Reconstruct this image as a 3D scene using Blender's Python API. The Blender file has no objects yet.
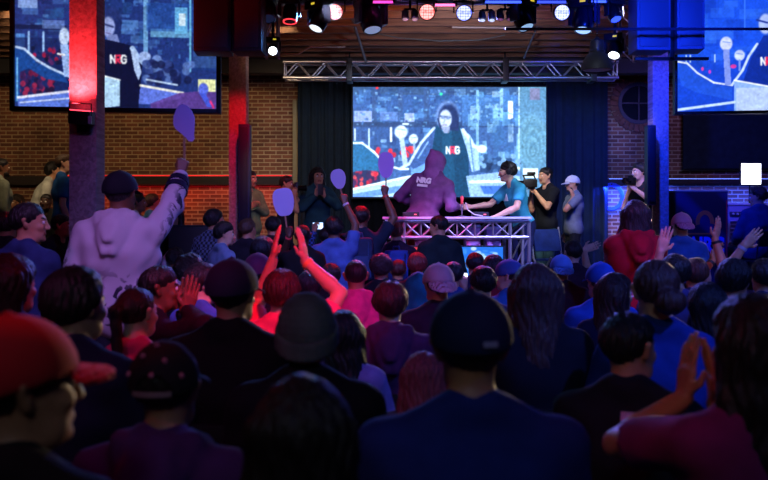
import bpy, bmesh, math, random
import numpy as np
from mathutils import Vector, Matrix, Euler
random.seed(7)
PI = math.pi
SC = bpy.context.scene
COL = SC.collection
F_PX, CX, HORIZON, CAM_Z = 900.0, 384.0, 227.0, 1.5
STAGE_Z = 0.6
V = lambda *a: np.array(a, dtype=np.float64)


def at(x, y, d):
    """photo pixel at a distance along the view -> place in the hall"""
    return V((x - CX) * d / F_PX, d, CAM_Z - (y - HORIZON) * d / F_PX)


def rad(a):
    return a * PI / 180.0


def unit(v):
    v = np.asarray(v, float)
    return v / (np.linalg.norm(v) + 1e-12)


def srgb(r, g, b):
    f = lambda c: c / 12.92 if c <= 0.04045 else ((c + 0.055) / 1.055) ** 2.4
    return (f(r / 255), f(g / 255), f(b / 255), 1.0)


# ------------------------------------------------------------------ materials
MATS = {}


def new_mat(name):
    m = bpy.data.materials.new(name)
    m.use_nodes = True
    nt = m.node_tree
    return m, nt, nt.nodes, nt.links, nt.nodes['Principled BSDF']


def fabric(col, rough=0.9, scale=240.0, bump=0.25, var=0.25):
    key = ('fab', col, rough, scale, bump, var)
    if key in MATS:
        return MATS[key]
    m, nt, N, L, b = new_mat('fabric')
    c = srgb(*col)
    tc = N.new('ShaderNodeTexCoord')
    n1 = N.new('ShaderNodeTexNoise'); n1.inputs['Scale'].default_value = 9; n1.inputs['Detail'].default_value = 4
    L.new(tc.outputs['Object'], n1.inputs['Vector'])
    r = N.new('ShaderNodeValToRGB')
    r.color_ramp.elements[0].position = 0.3; r.color_ramp.elements[1].position = 0.7
    r.color_ramp.elements[0].color = tuple(x * (1 - var) for x in c[:3]) + (1,)
    r.color_ramp.elements[1].color = tuple(min(1, x * (1 + var)) for x in c[:3]) + (1,)
    L.new(n1.outputs['Fac'], r.inputs['Fac']); L.new(r.outputs['Color'], b.inputs['Base Color'])
    n2 = N.new('ShaderNodeTexNoise'); n2.inputs['Scale'].default_value = scale
    L.new(tc.outputs['Object'], n2.inputs['Vector'])
    bp = N.new('ShaderNodeBump'); bp.inputs['Strength'].default_value = bump; bp.inputs['Distance'].default_value = 0.003
    L.new(n2.outputs['Fac'], bp.inputs['Height']); L.new(bp.outputs['Normal'], b.inputs['Normal'])
    b.inputs['Roughness'].default_value = rough
    b.inputs['Specular IOR Level'].default_value = 0.25
    MATS[key] = m
    return m


def printed(col, ink, scale=7.0, lo=0.56):
    """cloth with dark printed blotches of their own shape"""
    key = ('print', col, ink, scale, lo)
    if key in MATS:
        return MATS[key]
    m, nt, N, L, b = new_mat('printed_fabric')
    tc = N.new('ShaderNodeTexCoord')
    n1 = N.new('ShaderNodeTexNoise'); n1.inputs['Scale'].default_value = scale; n1.inputs['Detail'].default_value = 5
    n1.inputs['Distortion'].default_value = 1.2
    L.new(tc.outputs['Object'], n1.inputs['Vector'])
    r = N.new('ShaderNodeValToRGB')
    r.color_ramp.elements[0].position = lo; r.color_ramp.elements[1].position = lo + 0.03
    r.color_ramp.elements[0].color = srgb(*col); r.color_ramp.elements[1].color = srgb(*ink)
    L.new(n1.outputs['Fac'], r.inputs['Fac']); L.new(r.outputs['Color'], b.inputs['Base Color'])
    b.inputs['Roughness'].default_value = 0.9
    MATS[key] = m
    return m


def printed_hoodie(col, ink):
    """white cloth printed with dark shapes on the sleeves and round the hem"""
    m, nt, N, L, b = new_mat('printed_hoodie')
    tc = N.new('ShaderNodeTexCoord'); sp = N.new('ShaderNodeSeparateXYZ')
    L.new(tc.outputs['Object'], sp.inputs[0])
    ab = N.new('ShaderNodeMath'); ab.operation = 'ABSOLUTE'; L.new(sp.outputs['X'], ab.inputs[0])
    m1 = N.new('ShaderNodeMapRange'); m1.inputs['From Min'].default_value = 0.25; m1.inputs['From Max'].default_value = 0.29
    L.new(ab.outputs[0], m1.inputs['Value'])
    m2 = N.new('ShaderNodeMapRange'); m2.inputs['From Min'].default_value = 1.22; m2.inputs['From Max'].default_value = 1.08
    L.new(sp.outputs['Z'], m2.inputs['Value'])
    mx = N.new('ShaderNodeMath'); mx.operation = 'MAXIMUM'; L.new(m1.outputs[0], mx.inputs[0]); L.new(m2.outputs[0], mx.inputs[1])
    n1 = N.new('ShaderNodeTexNoise'); n1.inputs['Scale'].default_value = 11; n1.inputs['Detail'].default_value = 4; n1.inputs['Distortion'].default_value = 1.5
    L.new(tc.outputs['Object'], n1.inputs['Vector'])
    g = N.new('ShaderNodeMath'); g.operation = 'GREATER_THAN'; g.inputs[1].default_value = 0.55; L.new(n1.outputs['Fac'], g.inputs[0])
    k = N.new('ShaderNodeMath'); k.operation = 'MULTIPLY'; L.new(g.outputs[0], k.inputs[0]); L.new(mx.outputs[0], k.inputs[1])
    c = N.new('ShaderNodeMix'); c.data_type = 'RGBA'; c.inputs['A'].default_value = srgb(*col); c.inputs['B'].default_value = srgb(*ink)
    L.new(k.outputs[0], c.inputs['Factor']); L.new(c.outputs['Result'], b.inputs['Base Color'])
    b.inputs['Roughness'].default_value = 0.9
    return m


def plaid(c1, c2):
    key = ('plaid', c1, c2)
    if key in MATS:
        return MATS[key]
    m, nt, N, L, b = new_mat('plaid_fabric')
    tc = N.new('ShaderNodeTexCoord')
    ch = N.new('ShaderNodeTexChecker'); ch.inputs['Scale'].default_value = 34
    ch.inputs['Color1'].default_value = srgb(*c1); ch.inputs['Color2'].default_value = srgb(*c2)
    L.new(tc.outputs['Object'], ch.inputs['Vector']); L.new(ch.outputs['Color'], b.inputs['Base Color'])
    b.inputs['Roughness'].default_value = 0.9
    MATS[key] = m
    return m


def skin_mat(col):
    key = ('skin', col)
    if key in MATS:
        return MATS[key]
    m, nt, N, L, b = new_mat('skin')
    c = srgb(*col)
    tc = N.new('ShaderNodeTexCoord')
    n1 = N.new('ShaderNodeTexNoise'); n1.inputs['Scale'].default_value = 25; n1.inputs['Detail'].default_value = 5
    L.new(tc.outputs['Object'], n1.inputs['Vector'])
    r = N.new('ShaderNodeValToRGB')
    r.color_ramp.elements[0].color = tuple(x * 0.82 for x in c[:3]) + (1,)
    r.color_ramp.elements[1].color = tuple(min(1, x * 1.12) for x in c[:3]) + (1,)
    L.new(n1.outputs['Fac'], r.inputs['Fac']); L.new(r.outputs['Color'], b.inputs['Base Color'])
    b.inputs['Roughness'].default_value = 0.5
    b.inputs['Subsurface Weight'].default_value = 0.12
    b.inputs['Subsurface Radius'].default_value = (0.02, 0.008, 0.004)
    MATS[key] = m
    return m


def hair_mat(col, curly=False):
    key = ('hair', col, curly)
    if key in MATS:
        return MATS[key]
    m, nt, N, L, b = new_mat('hair')
    c = srgb(*col)
    tc = N.new('ShaderNodeTexCoord')
    mp = N.new('ShaderNodeMapping')
    mp.inputs['Scale'].default_value = (120, 120, 120) if curly else (120, 75, 13)
    L.new(tc.outputs['Object'], mp.inputs['Vector'])
    n1 = N.new('ShaderNodeTexNoise'); n1.inputs['Scale'].default_value = 1.0; n1.inputs['Detail'].default_value = 3
    L.new(mp.outputs['Vector'], n1.inputs['Vector'])
    r = N.new('ShaderNodeValToRGB')
    r.color_ramp.elements[0].position = 0.3; r.color_ramp.elements[1].position = 0.72
    r.color_ramp.elements[0].color = tuple(x * 0.5 for x in c[:3]) + (1,)
    r.color_ramp.elements[1].color = tuple(min(1, x * 1.5) for x in c[:3]) + (1,)
    L.new(n1.outputs['Fac'], r.inputs['Fac']); L.new(r.outputs['Color'], b.inputs['Base Color'])
    bp = N.new('ShaderNodeBump'); bp.inputs['Strength'].default_value = 1.0; bp.inputs['Distance'].default_value = 0.012
    L.new(n1.outputs['Fac'], bp.inputs['Height']); L.new(bp.outputs['Normal'], b.inputs['Normal'])
    b.inputs['Roughness'].default_value = 0.5
    b.inputs['Specular IOR Level'].default_value = 0.55
    MATS[key] = m
    return m


def plain(col, rough=0.5, metal=0.0, var=0.12, scale=14.0):
    key = ('plain', col, rough, metal, var, scale)
    if key in MATS:
        return MATS[key]
    m, nt, N, L, b = new_mat('surface')
    c = srgb(*col)
    tc = N.new('ShaderNodeTexCoord')
    n1 = N.new('ShaderNodeTexNoise'); n1.inputs['Scale'].default_value = scale; n1.inputs['Detail'].default_value = 3
    L.new(tc.outputs['Object'], n1.inputs['Vector'])
    r = N.new('ShaderNodeValToRGB')
    r.color_ramp.elements[0].color = tuple(x * (1 - var) for x in c[:3]) + (1,)
    r.color_ramp.elements[1].color = tuple(min(1, x * (1 + var)) for x in c[:3]) + (1,)
    L.new(n1.outputs['Fac'], r.inputs['Fac']); L.new(r.outputs['Color'], b.inputs['Base Color'])
    b.inputs['Roughness'].default_value = rough
    b.inputs['Metallic'].default_value = metal
    MATS[key] = m
    return m


def glow(col, strength):
    key = ('glow', col, strength)
    if key in MATS:
        return MATS[key]
    m, nt, N, L, b = new_mat('lit_lens')
    b.inputs['Base Color'].default_value = srgb(*col)
    b.inputs['Emission Color'].default_value = srgb(*col)
    b.inputs['Emission Strength'].default_value = strength
    MATS[key] = m
    return m


def led_lens(col, strength):
    """a cluster of LED dots behind one lens"""
    key = ('leds', col, strength)
    if key in MATS:
        return MATS[key]
    m, nt, N, L, b = new_mat('led_cluster')
    tc = N.new('ShaderNodeTexCoord')
    vo = N.new('ShaderNodeTexVoronoi'); vo.inputs['Scale'].default_value = 38; vo.inputs['Randomness'].default_value = 0.2
    L.new(tc.outputs['Object'], vo.inputs['Vector'])
    r = N.new('ShaderNodeValToRGB')
    r.color_ramp.elements[0].position = 0.35; r.color_ramp.elements[1].position = 0.75
    c = srgb(*col)
    w = tuple(min(1, 0.35 + 0.65 * x) for x in c[:3]) + (1,)
    r.color_ramp.elements[0].color = w; r.color_ramp.elements[1].color = c
    L.new(vo.outputs['Distance'], r.inputs['Fac'])
    L.new(r.outputs['Color'], b.inputs['Emission Color']); b.inputs['Emission Strength'].default_value = strength
    b.inputs['Base Color'].default_value = (0.02, 0.02, 0.02, 1)
    MATS[key] = m
    return m


# ------------------------------------------------------------------ objects
def obj(name, me, mat=None, parent=None, loc=None):
    o = bpy.data.objects.new(name, me)
    COL.objects.link(o)
    if mat is not None:
        mats = mat if isinstance(mat, (list, tuple)) else [mat]
        if len(me.materials) == 0:
            for m in mats:
                me.materials.append(m)
        else:                                   # shared mesh: colour lives on the object
            for i, m in enumerate(mats):
                o.material_slots[i].link = 'OBJECT'
                o.material_slots[i].material = m
    if parent is not None:
        o.parent = parent
    if loc is not None:
        o.location = loc
    return o


def thing(name, label, cat, loc=(0, 0, 0), rotz=0.0, group=None):
    o = bpy.data.objects.new(name, None)
    COL.objects.link(o)
    o.empty_display_size = 0.1
    o.location = tuple(float(x) for x in loc); o.rotation_euler = (0, 0, rotz)
    o['label'] = label; o['category'] = cat
    if group:
        o['group'] = group
    return o


def tag(o, label, cat, group=None):
    o['label'] = label; o['category'] = cat
    if group:
        o['group'] = group
    return o


def struct(o):
    o['kind'] = 'structure'
    return o


class MB:
    """collects simple shapes into one mesh"""

    def __init__(self):
        self.bm = bmesh.new()

    def _put(self, tmp, mtx=None):
        if mtx is not None:
            bmesh.ops.transform(tmp, matrix=mtx, verts=tmp.verts)
        me = bpy.data.meshes.new('tmp'); tmp.to_mesh(me); tmp.free()
        self.bm.from_mesh(me); bpy.data.meshes.remove(me)

    def box(self, c, s, rot=None, bevel=0.0, taper=None):
        t = bmesh.new()
        bmesh.ops.create_cube(t, size=1.0)
        for v in t.verts:
            k = 1.0
            if taper is not None and v.co.z < 0:
                k = taper
            v.co.x *= s[0] * k; v.co.y *= s[1] * k; v.co.z *= s[2]
        if bevel > 0:
            bmesh.ops.bevel(t, geom=t.edges[:], offset=bevel, segments=2, affect='EDGES', profile=0.7)
        m = Matrix.Translation(Vector([float(x) for x in c]))
        if rot is not None:
            m = m @ Euler(rot).to_matrix().to_4x4()
        self._put(t, m)
        return self

    def tube(self, p, q, r, n=10, r2=None):
        p = Vector([float(x) for x in p]); q = Vector([float(x) for x in q])
        d = q - p
        t = bmesh.new()
        bmesh.ops.create_cone(t, cap_ends=True, segments=n, radius1=r, radius2=r if r2 is None else r2, depth=d.length)
        m = Matrix.Translation((p + q) / 2) @ d.to_track_quat('Z', 'Y').to_matrix().to_4x4()
        self._put(t, m)
        return self

    def path(self, pts, r, n=8):
        for a, b in zip(pts[:-1], pts[1:]):
            self.tube(a, b, r, n)
        for a in pts[1:-1]:
            self.ball(a, r * 1.0, 8)
        return self

    def ball(self, c, r, n=12, scale=(1, 1, 1)):
        t = bmesh.new()
        bmesh.ops.create_uvsphere(t, u_segments=n, v_segments=max(6, n // 2 + 2), radius=r)
        self._put(t, Matrix.Translation(Vector([float(x) for x in c])) @ Matrix.Diagonal((*scale, 1)))
        return self

    def lathe(self, prof, c=(0, 0, 0), n=24, axis=(0, 0, 1), cap=True):
        t = bmesh.new()
        rings = []
        for r, z in prof:
            rings.append([t.verts.new((r * math.cos(2 * PI * i / n), r * math.sin(2 * PI * i / n), z)) for i in range(n)])
        for a, b in zip(rings[:-1], rings[1:]):
            for i in range(n):
                t.faces.new((a[i], a[(i + 1) % n], b[(i + 1) % n], b[i]))
        if cap:
            t.faces.new(rings[0][::-1]); t.faces.new(rings[-1])
        m = Matrix.Translation(Vector([float(x) for x in c])) @ Vector(axis).to_track_quat('Z', 'Y').to_matrix().to_4x4()
        self._put(t, m)
        return self

    def prism(self, pts, thick, m=None):
        """outline in the XZ plane pushed along Y"""
        t = bmesh.new()
        f = [t.verts.new((x, -thick / 2, z)) for x, z in pts]
        b = [t.verts.new((x, thick / 2, z)) for x, z in pts]
        t.faces.new(f); t.faces.new(b[::-1])
        k = len(pts)
        for i in range(k):
            t.faces.new((f[i], b[i], b[(i + 1) % k], f[(i + 1) % k]))
        bmesh.ops.recalc_face_normals(t, faces=t.faces[:])
        self._put(t, m)
        return self

    def mesh(self, name, smooth=None):
        me = bpy.data.meshes.new(name)
        bmesh.ops.recalc_face_normals(self.bm, faces=self.bm.faces[:])
        self.bm.to_mesh(me); self.bm.free()
        if smooth is not None:
            me.polygons.foreach_set('use_smooth', np.ones(len(me.polygons), dtype=bool))
            me.set_sharp_from_angle(angle=rad(smooth))
        return me

    def build(self, name, mat, parent=None, smooth=40, loc=None):
        return obj(name, self.mesh(name, smooth), mat, parent, loc)


def text_mesh(s, size, depth=0.002, align='CENTER', shear=0.0, bold=0.0):
    cu = bpy.data.curves.new('lettering', 'FONT')
    cu.body = s; cu.size = size; cu.extrude = depth; cu.align_x = align; cu.shear = shear; cu.offset = bold
    cu.resolution_u = 3
    o = bpy.data.objects.new('tmp_lettering', cu)
    COL.objects.link(o)
    dg = bpy.context.evaluated_depsgraph_get()
    me = bpy.data.meshes.new_from_object(o.evaluated_get(dg))
    bpy.data.objects.remove(o); bpy.data.curves.remove(cu)
    return me


# ------------------------------------------------------------------ rounded shapes from a distance field
def snet(F, xs, ys, zs):
    S = F < 0
    c = np.zeros(tuple(n - 1 for n in F.shape), dtype=np.int8)
    for a in (0, 1):
        for b in (0, 1):
            for d in (0, 1):
                c += S[a:F.shape[0] - 1 + a, b:F.shape[1] - 1 + b, d:F.shape[2] - 1 + d]
    act = (c > 0) & (c < 8)
    I, J, K = np.nonzero(act)
    ids = np.full(c.shape, -1, dtype=np.int32)
    ids[I, J, K] = np.arange(len(I))
    val = {}
    for a in (0, 1):
        for b in (0, 1):
            for d in (0, 1):
                val[a, b, d] = F[I + a, J + b, K + d]
    acc = np.zeros((len(I), 3), dtype=np.float32); cnt = np.zeros(len(I), dtype=np.float32)
    corners = list(val)
    for p in corners:
        for ax in range(3):
            if p[ax] == 1:
                continue
            q = list(p); q[ax] = 1; q = tuple(q)
            f0, f1 = val[p], val[q]
            m = (f0 < 0) != (f1 < 0)
            t = np.where(m, f0 / np.where(m, f0 - f1, 1), 0)
            for k in range(3):
                acc[:, k] += np.where(m, p[k] + (t if k == ax else 0), 0)
            cnt += m
    acc /= np.maximum(cnt, 1)[:, None]
    xs, ys, zs = (np.asarray(v, dtype=np.float32) for v in (xs, ys, zs))
    P = np.stack([xs[I] + acc[:, 0] * (xs[I + 1] - xs[I]), ys[J] + acc[:, 1] * (ys[J + 1] - ys[J]), zs[K] + acc[:, 2] * (zs[K + 1] - zs[K])], axis=1)
    Q = []

    def quads(m, flip, offs):
        i, j, k = np.nonzero(m)
        q = np.stack([ids[i + a, j + b, k + d] for a, b, d in offs], axis=1)
        fl = flip[i, j, k]
        q[~fl] = q[~fl][:, ::-1]
        Q.append(q)
    s0, s1 = S[:-1, 1:-1, 1:-1], S[1:, 1:-1, 1:-1]
    quads(s0 != s1, s0, [(0, 0, 0), (0, 1, 0), (0, 1, 1), (0, 0, 1)])
    s0, s1 = S[1:-1, :-1, 1:-1], S[1:-1, 1:, 1:-1]
    quads(s0 != s1, s0, [(0, 0, 0), (0, 0, 1), (1, 0, 1), (1, 0, 0)])
    s0, s1 = S[1:-1, 1:-1, :-1], S[1:-1, 1:-1, 1:]
    quads(s0 != s1, s0, [(0, 0, 0), (1, 0, 0), (1, 1, 0), (0, 1, 0)])
    Q = np.concatenate(Q) if Q else np.zeros((0, 4), dtype=np.int32)
    return P, Q


def to_mesh(name, P, Q, idx=None):
    me = bpy.data.meshes.new(name)
    me.vertices.add(len(P)); me.vertices.foreach_set('co', np.ascontiguousarray(P, dtype=np.float32).ravel())
    me.loops.add(Q.size); me.loops.foreach_set('vertex_index', np.ascontiguousarray(Q, dtype=np.int32).ravel())
    me.polygons.add(len(Q)); me.polygons.foreach_set('loop_start', np.arange(0, Q.size, 4, dtype=np.int32))
    me.polygons.foreach_set('use_smooth', np.ones(len(Q), dtype=bool))
    if idx is not None:
        me.polygons.foreach_set('material_index', np.ascontiguousarray(idx, dtype=np.int32))
    me.update(calc_edges=True); me.validate()
    return me


def axis_steps(lo, hi, h, fine):
    out = [lo]; x = lo
    while x < hi:
        step = h
        for a, b, hf in fine:
            if a - 1e-6 <= x < b:
                step = min(step, hf)
            elif x < a < x + step:
                step = max(a - x, 1e-3)
        x += step; out.append(x)
    return np.array(out, dtype=np.float32)


def smin(a, b, k):
    h = np.maximum(k - np.abs(a - b), 0) / k
    return np.minimum(a, b) - h * h * k * 0.25


def smax(a, b, k):
    return -smin(-a, -b, k)


def cap_sdf(X, Y, Z, A, B, ra, rb, sq=(1, 1, 1)):
    sx, sy, sz = sq
    A = np.array(A, float) / sq; B = np.array(B, float) / sq
    X, Y, Z = X / sx - A[0], Y / sy - A[1], Z / sz - A[2]
    ba = B - A
    L2 = float(ba @ ba) + 1e-9
    h = np.clip((X * ba[0] + Y * ba[1] + Z * ba[2]) / L2, 0, 1)
    return np.sqrt((X - ba[0] * h) ** 2 + (Y - ba[1] * h) ** 2 + (Z - ba[2] * h) ** 2) - (ra + (rb - ra) * h)


def ell_sdf(X, Y, Z, c, r, R=None):
    X, Y, Z = X - c[0], Y - c[1], Z - c[2]
    if R is not None:
        X, Y, Z = (X * R[0, i] + Y * R[1, i] + Z * R[2, i] for i in range(3))
    k0 = np.sqrt((X / r[0]) ** 2 + (Y / r[1]) ** 2 + (Z / r[2]) ** 2)
    k1 = np.sqrt((X / r[0] ** 2) ** 2 + (Y / r[1] ** 2) ** 2 + (Z / r[2] ** 2) ** 2)
    return k0 * (k0 - 1) / np.maximum(k1, 1e-6)


class Field:
    """a body or a garment grown from limbs"""

    def __init__(self, lo, hi, h, fine=()):
        fx = [(b[0][0], b[1][0], b[2]) for b in fine]; fy = [(b[0][1], b[1][1], b[2]) for b in fine]; fz = [(b[0][2], b[1][2], b[2]) for b in fine]
        self.xs, self.ys, self.zs = axis_steps(lo[0], hi[0], h, fx), axis_steps(lo[1], hi[1], h, fy), axis_steps(lo[2], hi[2], h, fz)
        self.F = np.full((len(self.xs), len(self.ys), len(self.zs)), 0.12, dtype=np.float32)
        self.h = h

    def block(self, lo, hi):
        s = []
        for v, a, b in zip((self.xs, self.ys, self.zs), lo, hi):
            s.append(slice(max(0, int(np.searchsorted(v, a)) - 1), int(np.searchsorted(v, b)) + 1))
        return tuple(s), self.xs[s[0]][:, None, None], self.ys[s[1]][None, :, None], self.zs[s[2]][None, None, :]

    def cap(self, A, B, ra, rb=None, k=0.025, sq=(1, 1, 1), cut=None, sub=False):
        rb = ra if rb is None else rb
        A = np.asarray(A, float); B = np.asarray(B, float)
        r = max(ra, rb) * np.array(sq)
        m = k + 0.02 + self.h
        b, X, Y, Z = self.block(np.minimum(A, B) - r - m, np.maximum(A, B) + r + m)
        d = cap_sdf(X, Y, Z, A, B, ra, rb, sq)
        if cut is not None:
            p, n = cut
            d = np.maximum(d, (X - p[0]) * n[0] + (Y - p[1]) * n[1] + (Z - p[2]) * n[2])
        self.F[b] = smax(self.F[b], -d, k) if sub else smin(self.F[b], d, k)

    def ell(self, c, r, R=None, k=0.02, sub=False):
        rm = max(r); m = k + 0.02 + self.h
        b, X, Y, Z = self.block(np.array(c) - rm - m, np.array(c) + rm + m)
        d = ell_sdf(X, Y, Z, c, r, R)
        self.F[b] = smax(self.F[b], -d, k) if sub else smin(self.F[b], d, k)

    def clip(self, p, n, k=0.004):
        X, Y, Z = self.xs[:, None, None], self.ys[None, :, None], self.zs[None, None, :]
        d = (X - p[0]) * n[0] + (Y - p[1]) * n[1] + (Z - p[2]) * n[2]
        self.F = smax(self.F, np.broadcast_to(d, self.F.shape), k).astype(np.float32)

    def folds(self, amp, seed, f=1.0):
        rs = np.random.RandomState(seed)
        X, Y, Z = self.xs[:, None, None], self.ys[None, :, None], self.zs[None, None, :]
        p = rs.uniform(0, 6.28, 6)
        n = np.sin(19 * f * X + 4 * np.sin(7 * f * Z + p[0]) + p[1]) * np.sin(23 * f * Z + 5 * np.sin(8 * f * X + 6 * Y + p[2]) + p[3])
        n = n + 0.6 * np.sin(41 * f * Z + 14 * f * X * (1 if p[4] > 3 else -1) + 12 * Y + p[5])
        self.F = (self.F + amp * n).astype(np.float32)

    def net(self):
        for a in (0, -1):
            self.F[a] = 0.1; self.F[:, a] = 0.1; self.F[:, :, a] = 0.1
        return snet(self.F, self.xs, self.ys, self.zs)


def mesh_of(name, func, lo, hi, h, key=None, _c={}):
    """mesh of one implicit function; kept for reuse under key"""
    if key is not None and key in _c:
        return _c[key]
    xs, ys, zs = (np.arange(a, b + h, h, dtype=np.float32) for a, b in zip(lo, hi))
    F = func(xs[:, None, None], ys[None, :, None], zs[None, None, :])
    F = np.array(np.broadcast_to(F, (len(xs), len(ys), len(zs))), dtype=np.float32)
    for a in (0, -1):
        F[a] = 0.1; F[:, a] = 0.1; F[:, :, a] = 0.1
    P, Q = snet(F, xs, ys, zs)
    me = to_mesh(name, P, Q)
    if key is not None:
        _c[key] = me
    return me
# ------------------------------------------------------------------ people
def rotx(a): return np.array([[1, 0, 0], [0, math.cos(a), -math.sin(a)], [0, math.sin(a), math.cos(a)]])
def roty(a): return np.array([[math.cos(a), 0, math.sin(a)], [0, 1, 0], [-math.sin(a), 0, math.cos(a)]])
def rotz(a): return np.array([[math.cos(a), -math.sin(a), 0], [math.sin(a), math.cos(a), 0], [0, 0, 1]])


def ico(sub=1, _c={}):
    if sub not in _c:
        t = bmesh.new(); bmesh.ops.create_icosphere(t, subdivisions=sub, radius=1.0)
        t.verts.ensure_lookup_table()
        _c[sub] = (np.array([v.co[:] for v in t.verts]), np.array([[v.index for v in f.verts] for f in t.faces]))
        t.free()
    return _c[sub]


def skeleton(pose, lean, head, sw=1.0):
    pz = 0.93 if pose == 'stand' else 0.535
    P = V(0, 0, pz)
    R = rotx(-rad(lean[0])) @ roty(rad(lean[1]))
    tp = lambda x, y, z: P + R @ V(x, y, z)
    Rh = rotz(rad(head[0])) @ rotx(rad(head[1])) @ roty(rad(head[2]))
    half = rotz(rad(head[0] * 0.3)) @ rotx(-rad(lean[0]) * 0.55) @ roty(rad(lean[1]) * 0.55)
    N = tp(0, -0.012, 0.55)
    hc = N + half @ V(0, 0.035, 0.155)
    K = dict(P=P, R=R, tp=tp, N=N, hc=hc, Rh=Rh, pose=pose, sw=sw)
    for s, n in ((1, 'R'), (-1, 'L')):
        K['sh' + n] = tp(s * 0.185 * sw, -0.01, 0.475)
        if pose == 'sit':
            K['hip' + n], K['knee' + n], K['ank' + n] = V(s * 0.09, 0.02, pz), V(s * 0.11, 0.41, 0.525), V(s * 0.115, 0.39, 0.10)
            K['heel' + n], K['toe' + n] = V(s * 0.115, 0.37, 0.045), V(s * 0.13, 0.53, 0.038)
        else:
            K['hip' + n], K['knee' + n], K['ank' + n] = V(s * 0.09, 0, pz - 0.03), V(s * 0.105, 0.03, 0.5), V(s * 0.115, -0.01, 0.1)
            K['heel' + n], K['toe' + n] = V(s * 0.115, -0.035, 0.045), V(s * 0.135, 0.13, 0.038)
    return K


def solve_arm(K, side, wrist=None, hint=None, hdir=None, npalm=None, hand='relaxed'):
    s = 1 if side == 'R' else -1
    S = K['sh' + side]
    if wrist is None:
        if K['pose'] == 'sit':
            wrist, hint, hdir, npalm = V(s * 0.12, 0.31, 0.655), V(s * 0.6, -0.4, -0.6), V(-s * 0.25, 1, -0.1), V(0, -0.1, -1)
        else:
            wrist = S + V(s * 0.055, 0.05, -0.535); hint, hdir, npalm = V(s * 0.5, -1, 0), V(0, 0.12, -1), V(-s, 0.1, 0)
    a, b = 0.295, 0.262
    d = wrist - S; D = np.linalg.norm(d)
    stretch = 1.0
    if D > (a + b) * 0.995:
        stretch = min(D / ((a + b) * 0.995), 1.12)
        a *= stretch; b *= stretch
        if D > (a + b) * 0.995:
            wrist = S + d / D * (a + b) * 0.995; d = wrist - S; D = np.linalg.norm(d)
    u = d / D
    x = (a * a - b * b + D * D) / (2 * D)
    y = math.sqrt(max(a * a - x * x, 0))
    hint = V(s * 0.5, -0.5, -0.7) if hint is None else np.asarray(hint, float)
    w = hint - u * (hint @ u); w = unit(w)
    E = S + u * x + w * y
    h = unit(wrist - E) if hdir is None else unit(hdir)
    n = V(0, 1, 0) if npalm is None else np.asarray(npalm, float)
    n = unit(n - h * (n @ h))
    return dict(S=S, E=E, W=wrist, h=h, n=n, hand=hand, s=s)


CURL = {'flat': (0.06, 0.08, 0.06), 'relaxed': (0.35, 0.5, 0.3), 'fist': (1.3, 1.45, 0.9), 'grip': (0.8, 0.9, 0.6), 'point': (1.2, 1.4, 0.9)}


def grow_hand(f, A, sc=1.0):
    h, n, W = A['h'], A['n'], A['W']
    t = np.cross(h, n) * A['s']
    curl = CURL[A['hand']]
    for off, top in ((0.028, 0.084), (0.009, 0.09), (-0.010, 0.086), (-0.027, 0.078)):
        f.cap(W + t * off * 0.55 * sc + h * 0.012 * sc, W + (h * (top - 0.006) + t * off) * sc, 0.0145 * sc, 0.0135 * sc, k=0.012)
    for i, (off, top, ln) in enumerate(((0.029, 0.084, 0.95), (0.0095, 0.09, 1.06), (-0.0105, 0.086, 1.0), (-0.0285, 0.078, 0.8))):
        p = W + (h * top + t * off) * sc
        ang = 0.0
        c = curl
        if A['hand'] == 'point' and i == 0:
            c = CURL['flat']
        spread = t * off * (2.2 if A['hand'] == 'flat' else 1.2)
        for j, (L, ra, rb) in enumerate(((0.044, 0.0092, 0.0086), (0.027, 0.0086, 0.008), (0.023, 0.008, 0.0068))):
            ang += c[j]
            q = p + unit(h * math.cos(ang) + n * math.sin(ang) + spread * max(0, math.cos(ang))) * L * ln * sc
            f.cap(p, q, ra * sc, rb * sc, k=0.003)
            p = q
    th = A['hand']
    b0 = W + (h * 0.022 + t * 0.02) * sc
    if th in ('fist', 'grip', 'point'):
        b1 = b0 + unit(h * 0.75 + t * 0.35 + n * 0.5) * 0.046 * sc
        b2 = b1 + unit(h * 0.5 - t * 0.5 + n * 0.45) * 0.034 * sc
    else:
        b1 = b0 + unit(h * 0.6 + t * 0.72 + n * 0.25) * 0.046 * sc
        b2 = b1 + unit(h * 0.92 + t * 0.3 + n * 0.15) * 0.034 * sc
    f.cap(b0, b1, 0.0135 * sc, 0.0108 * sc, k=0.01)
    f.cap(b1, b2, 0.0105 * sc, 0.0088 * sc, k=0.003)


def grow_torso(f, K, t=0.0, bw=1.0, pelvis=True):
    tp, sw = K['tp'], K['sw']
    if pelvis:
        f.cap(tp(-0.065, 0, 0), tp(0.065, 0, 0), 0.112 * bw + t, k=0.05, sq=(1, 0.95, 1))
    f.cap(tp(0, 0.0, 0.05), tp(0, 0.008, 0.3), 0.102 * bw + t, 0.112 * bw + t, k=0.06, sq=(1.38, 1, 1))
    f.cap(tp(-0.075 * sw, 0, 0.36), tp(0.075 * sw, 0, 0.36), 0.113 * bw + t, k=0.06)
    f.cap(tp(-0.125 * sw, -0.015, 0.455), tp(0.125 * sw, -0.015, 0.455), 0.072 + t * 0.8, k=0.05)
    for s in (1, -1):
        f.cap(tp(s * 0.15 * sw, -0.02, 0.485), tp(s * 0.035, -0.025, 0.56), 0.046 + t * 0.7, 0.05 + t * 0.5, k=0.03)


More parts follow.
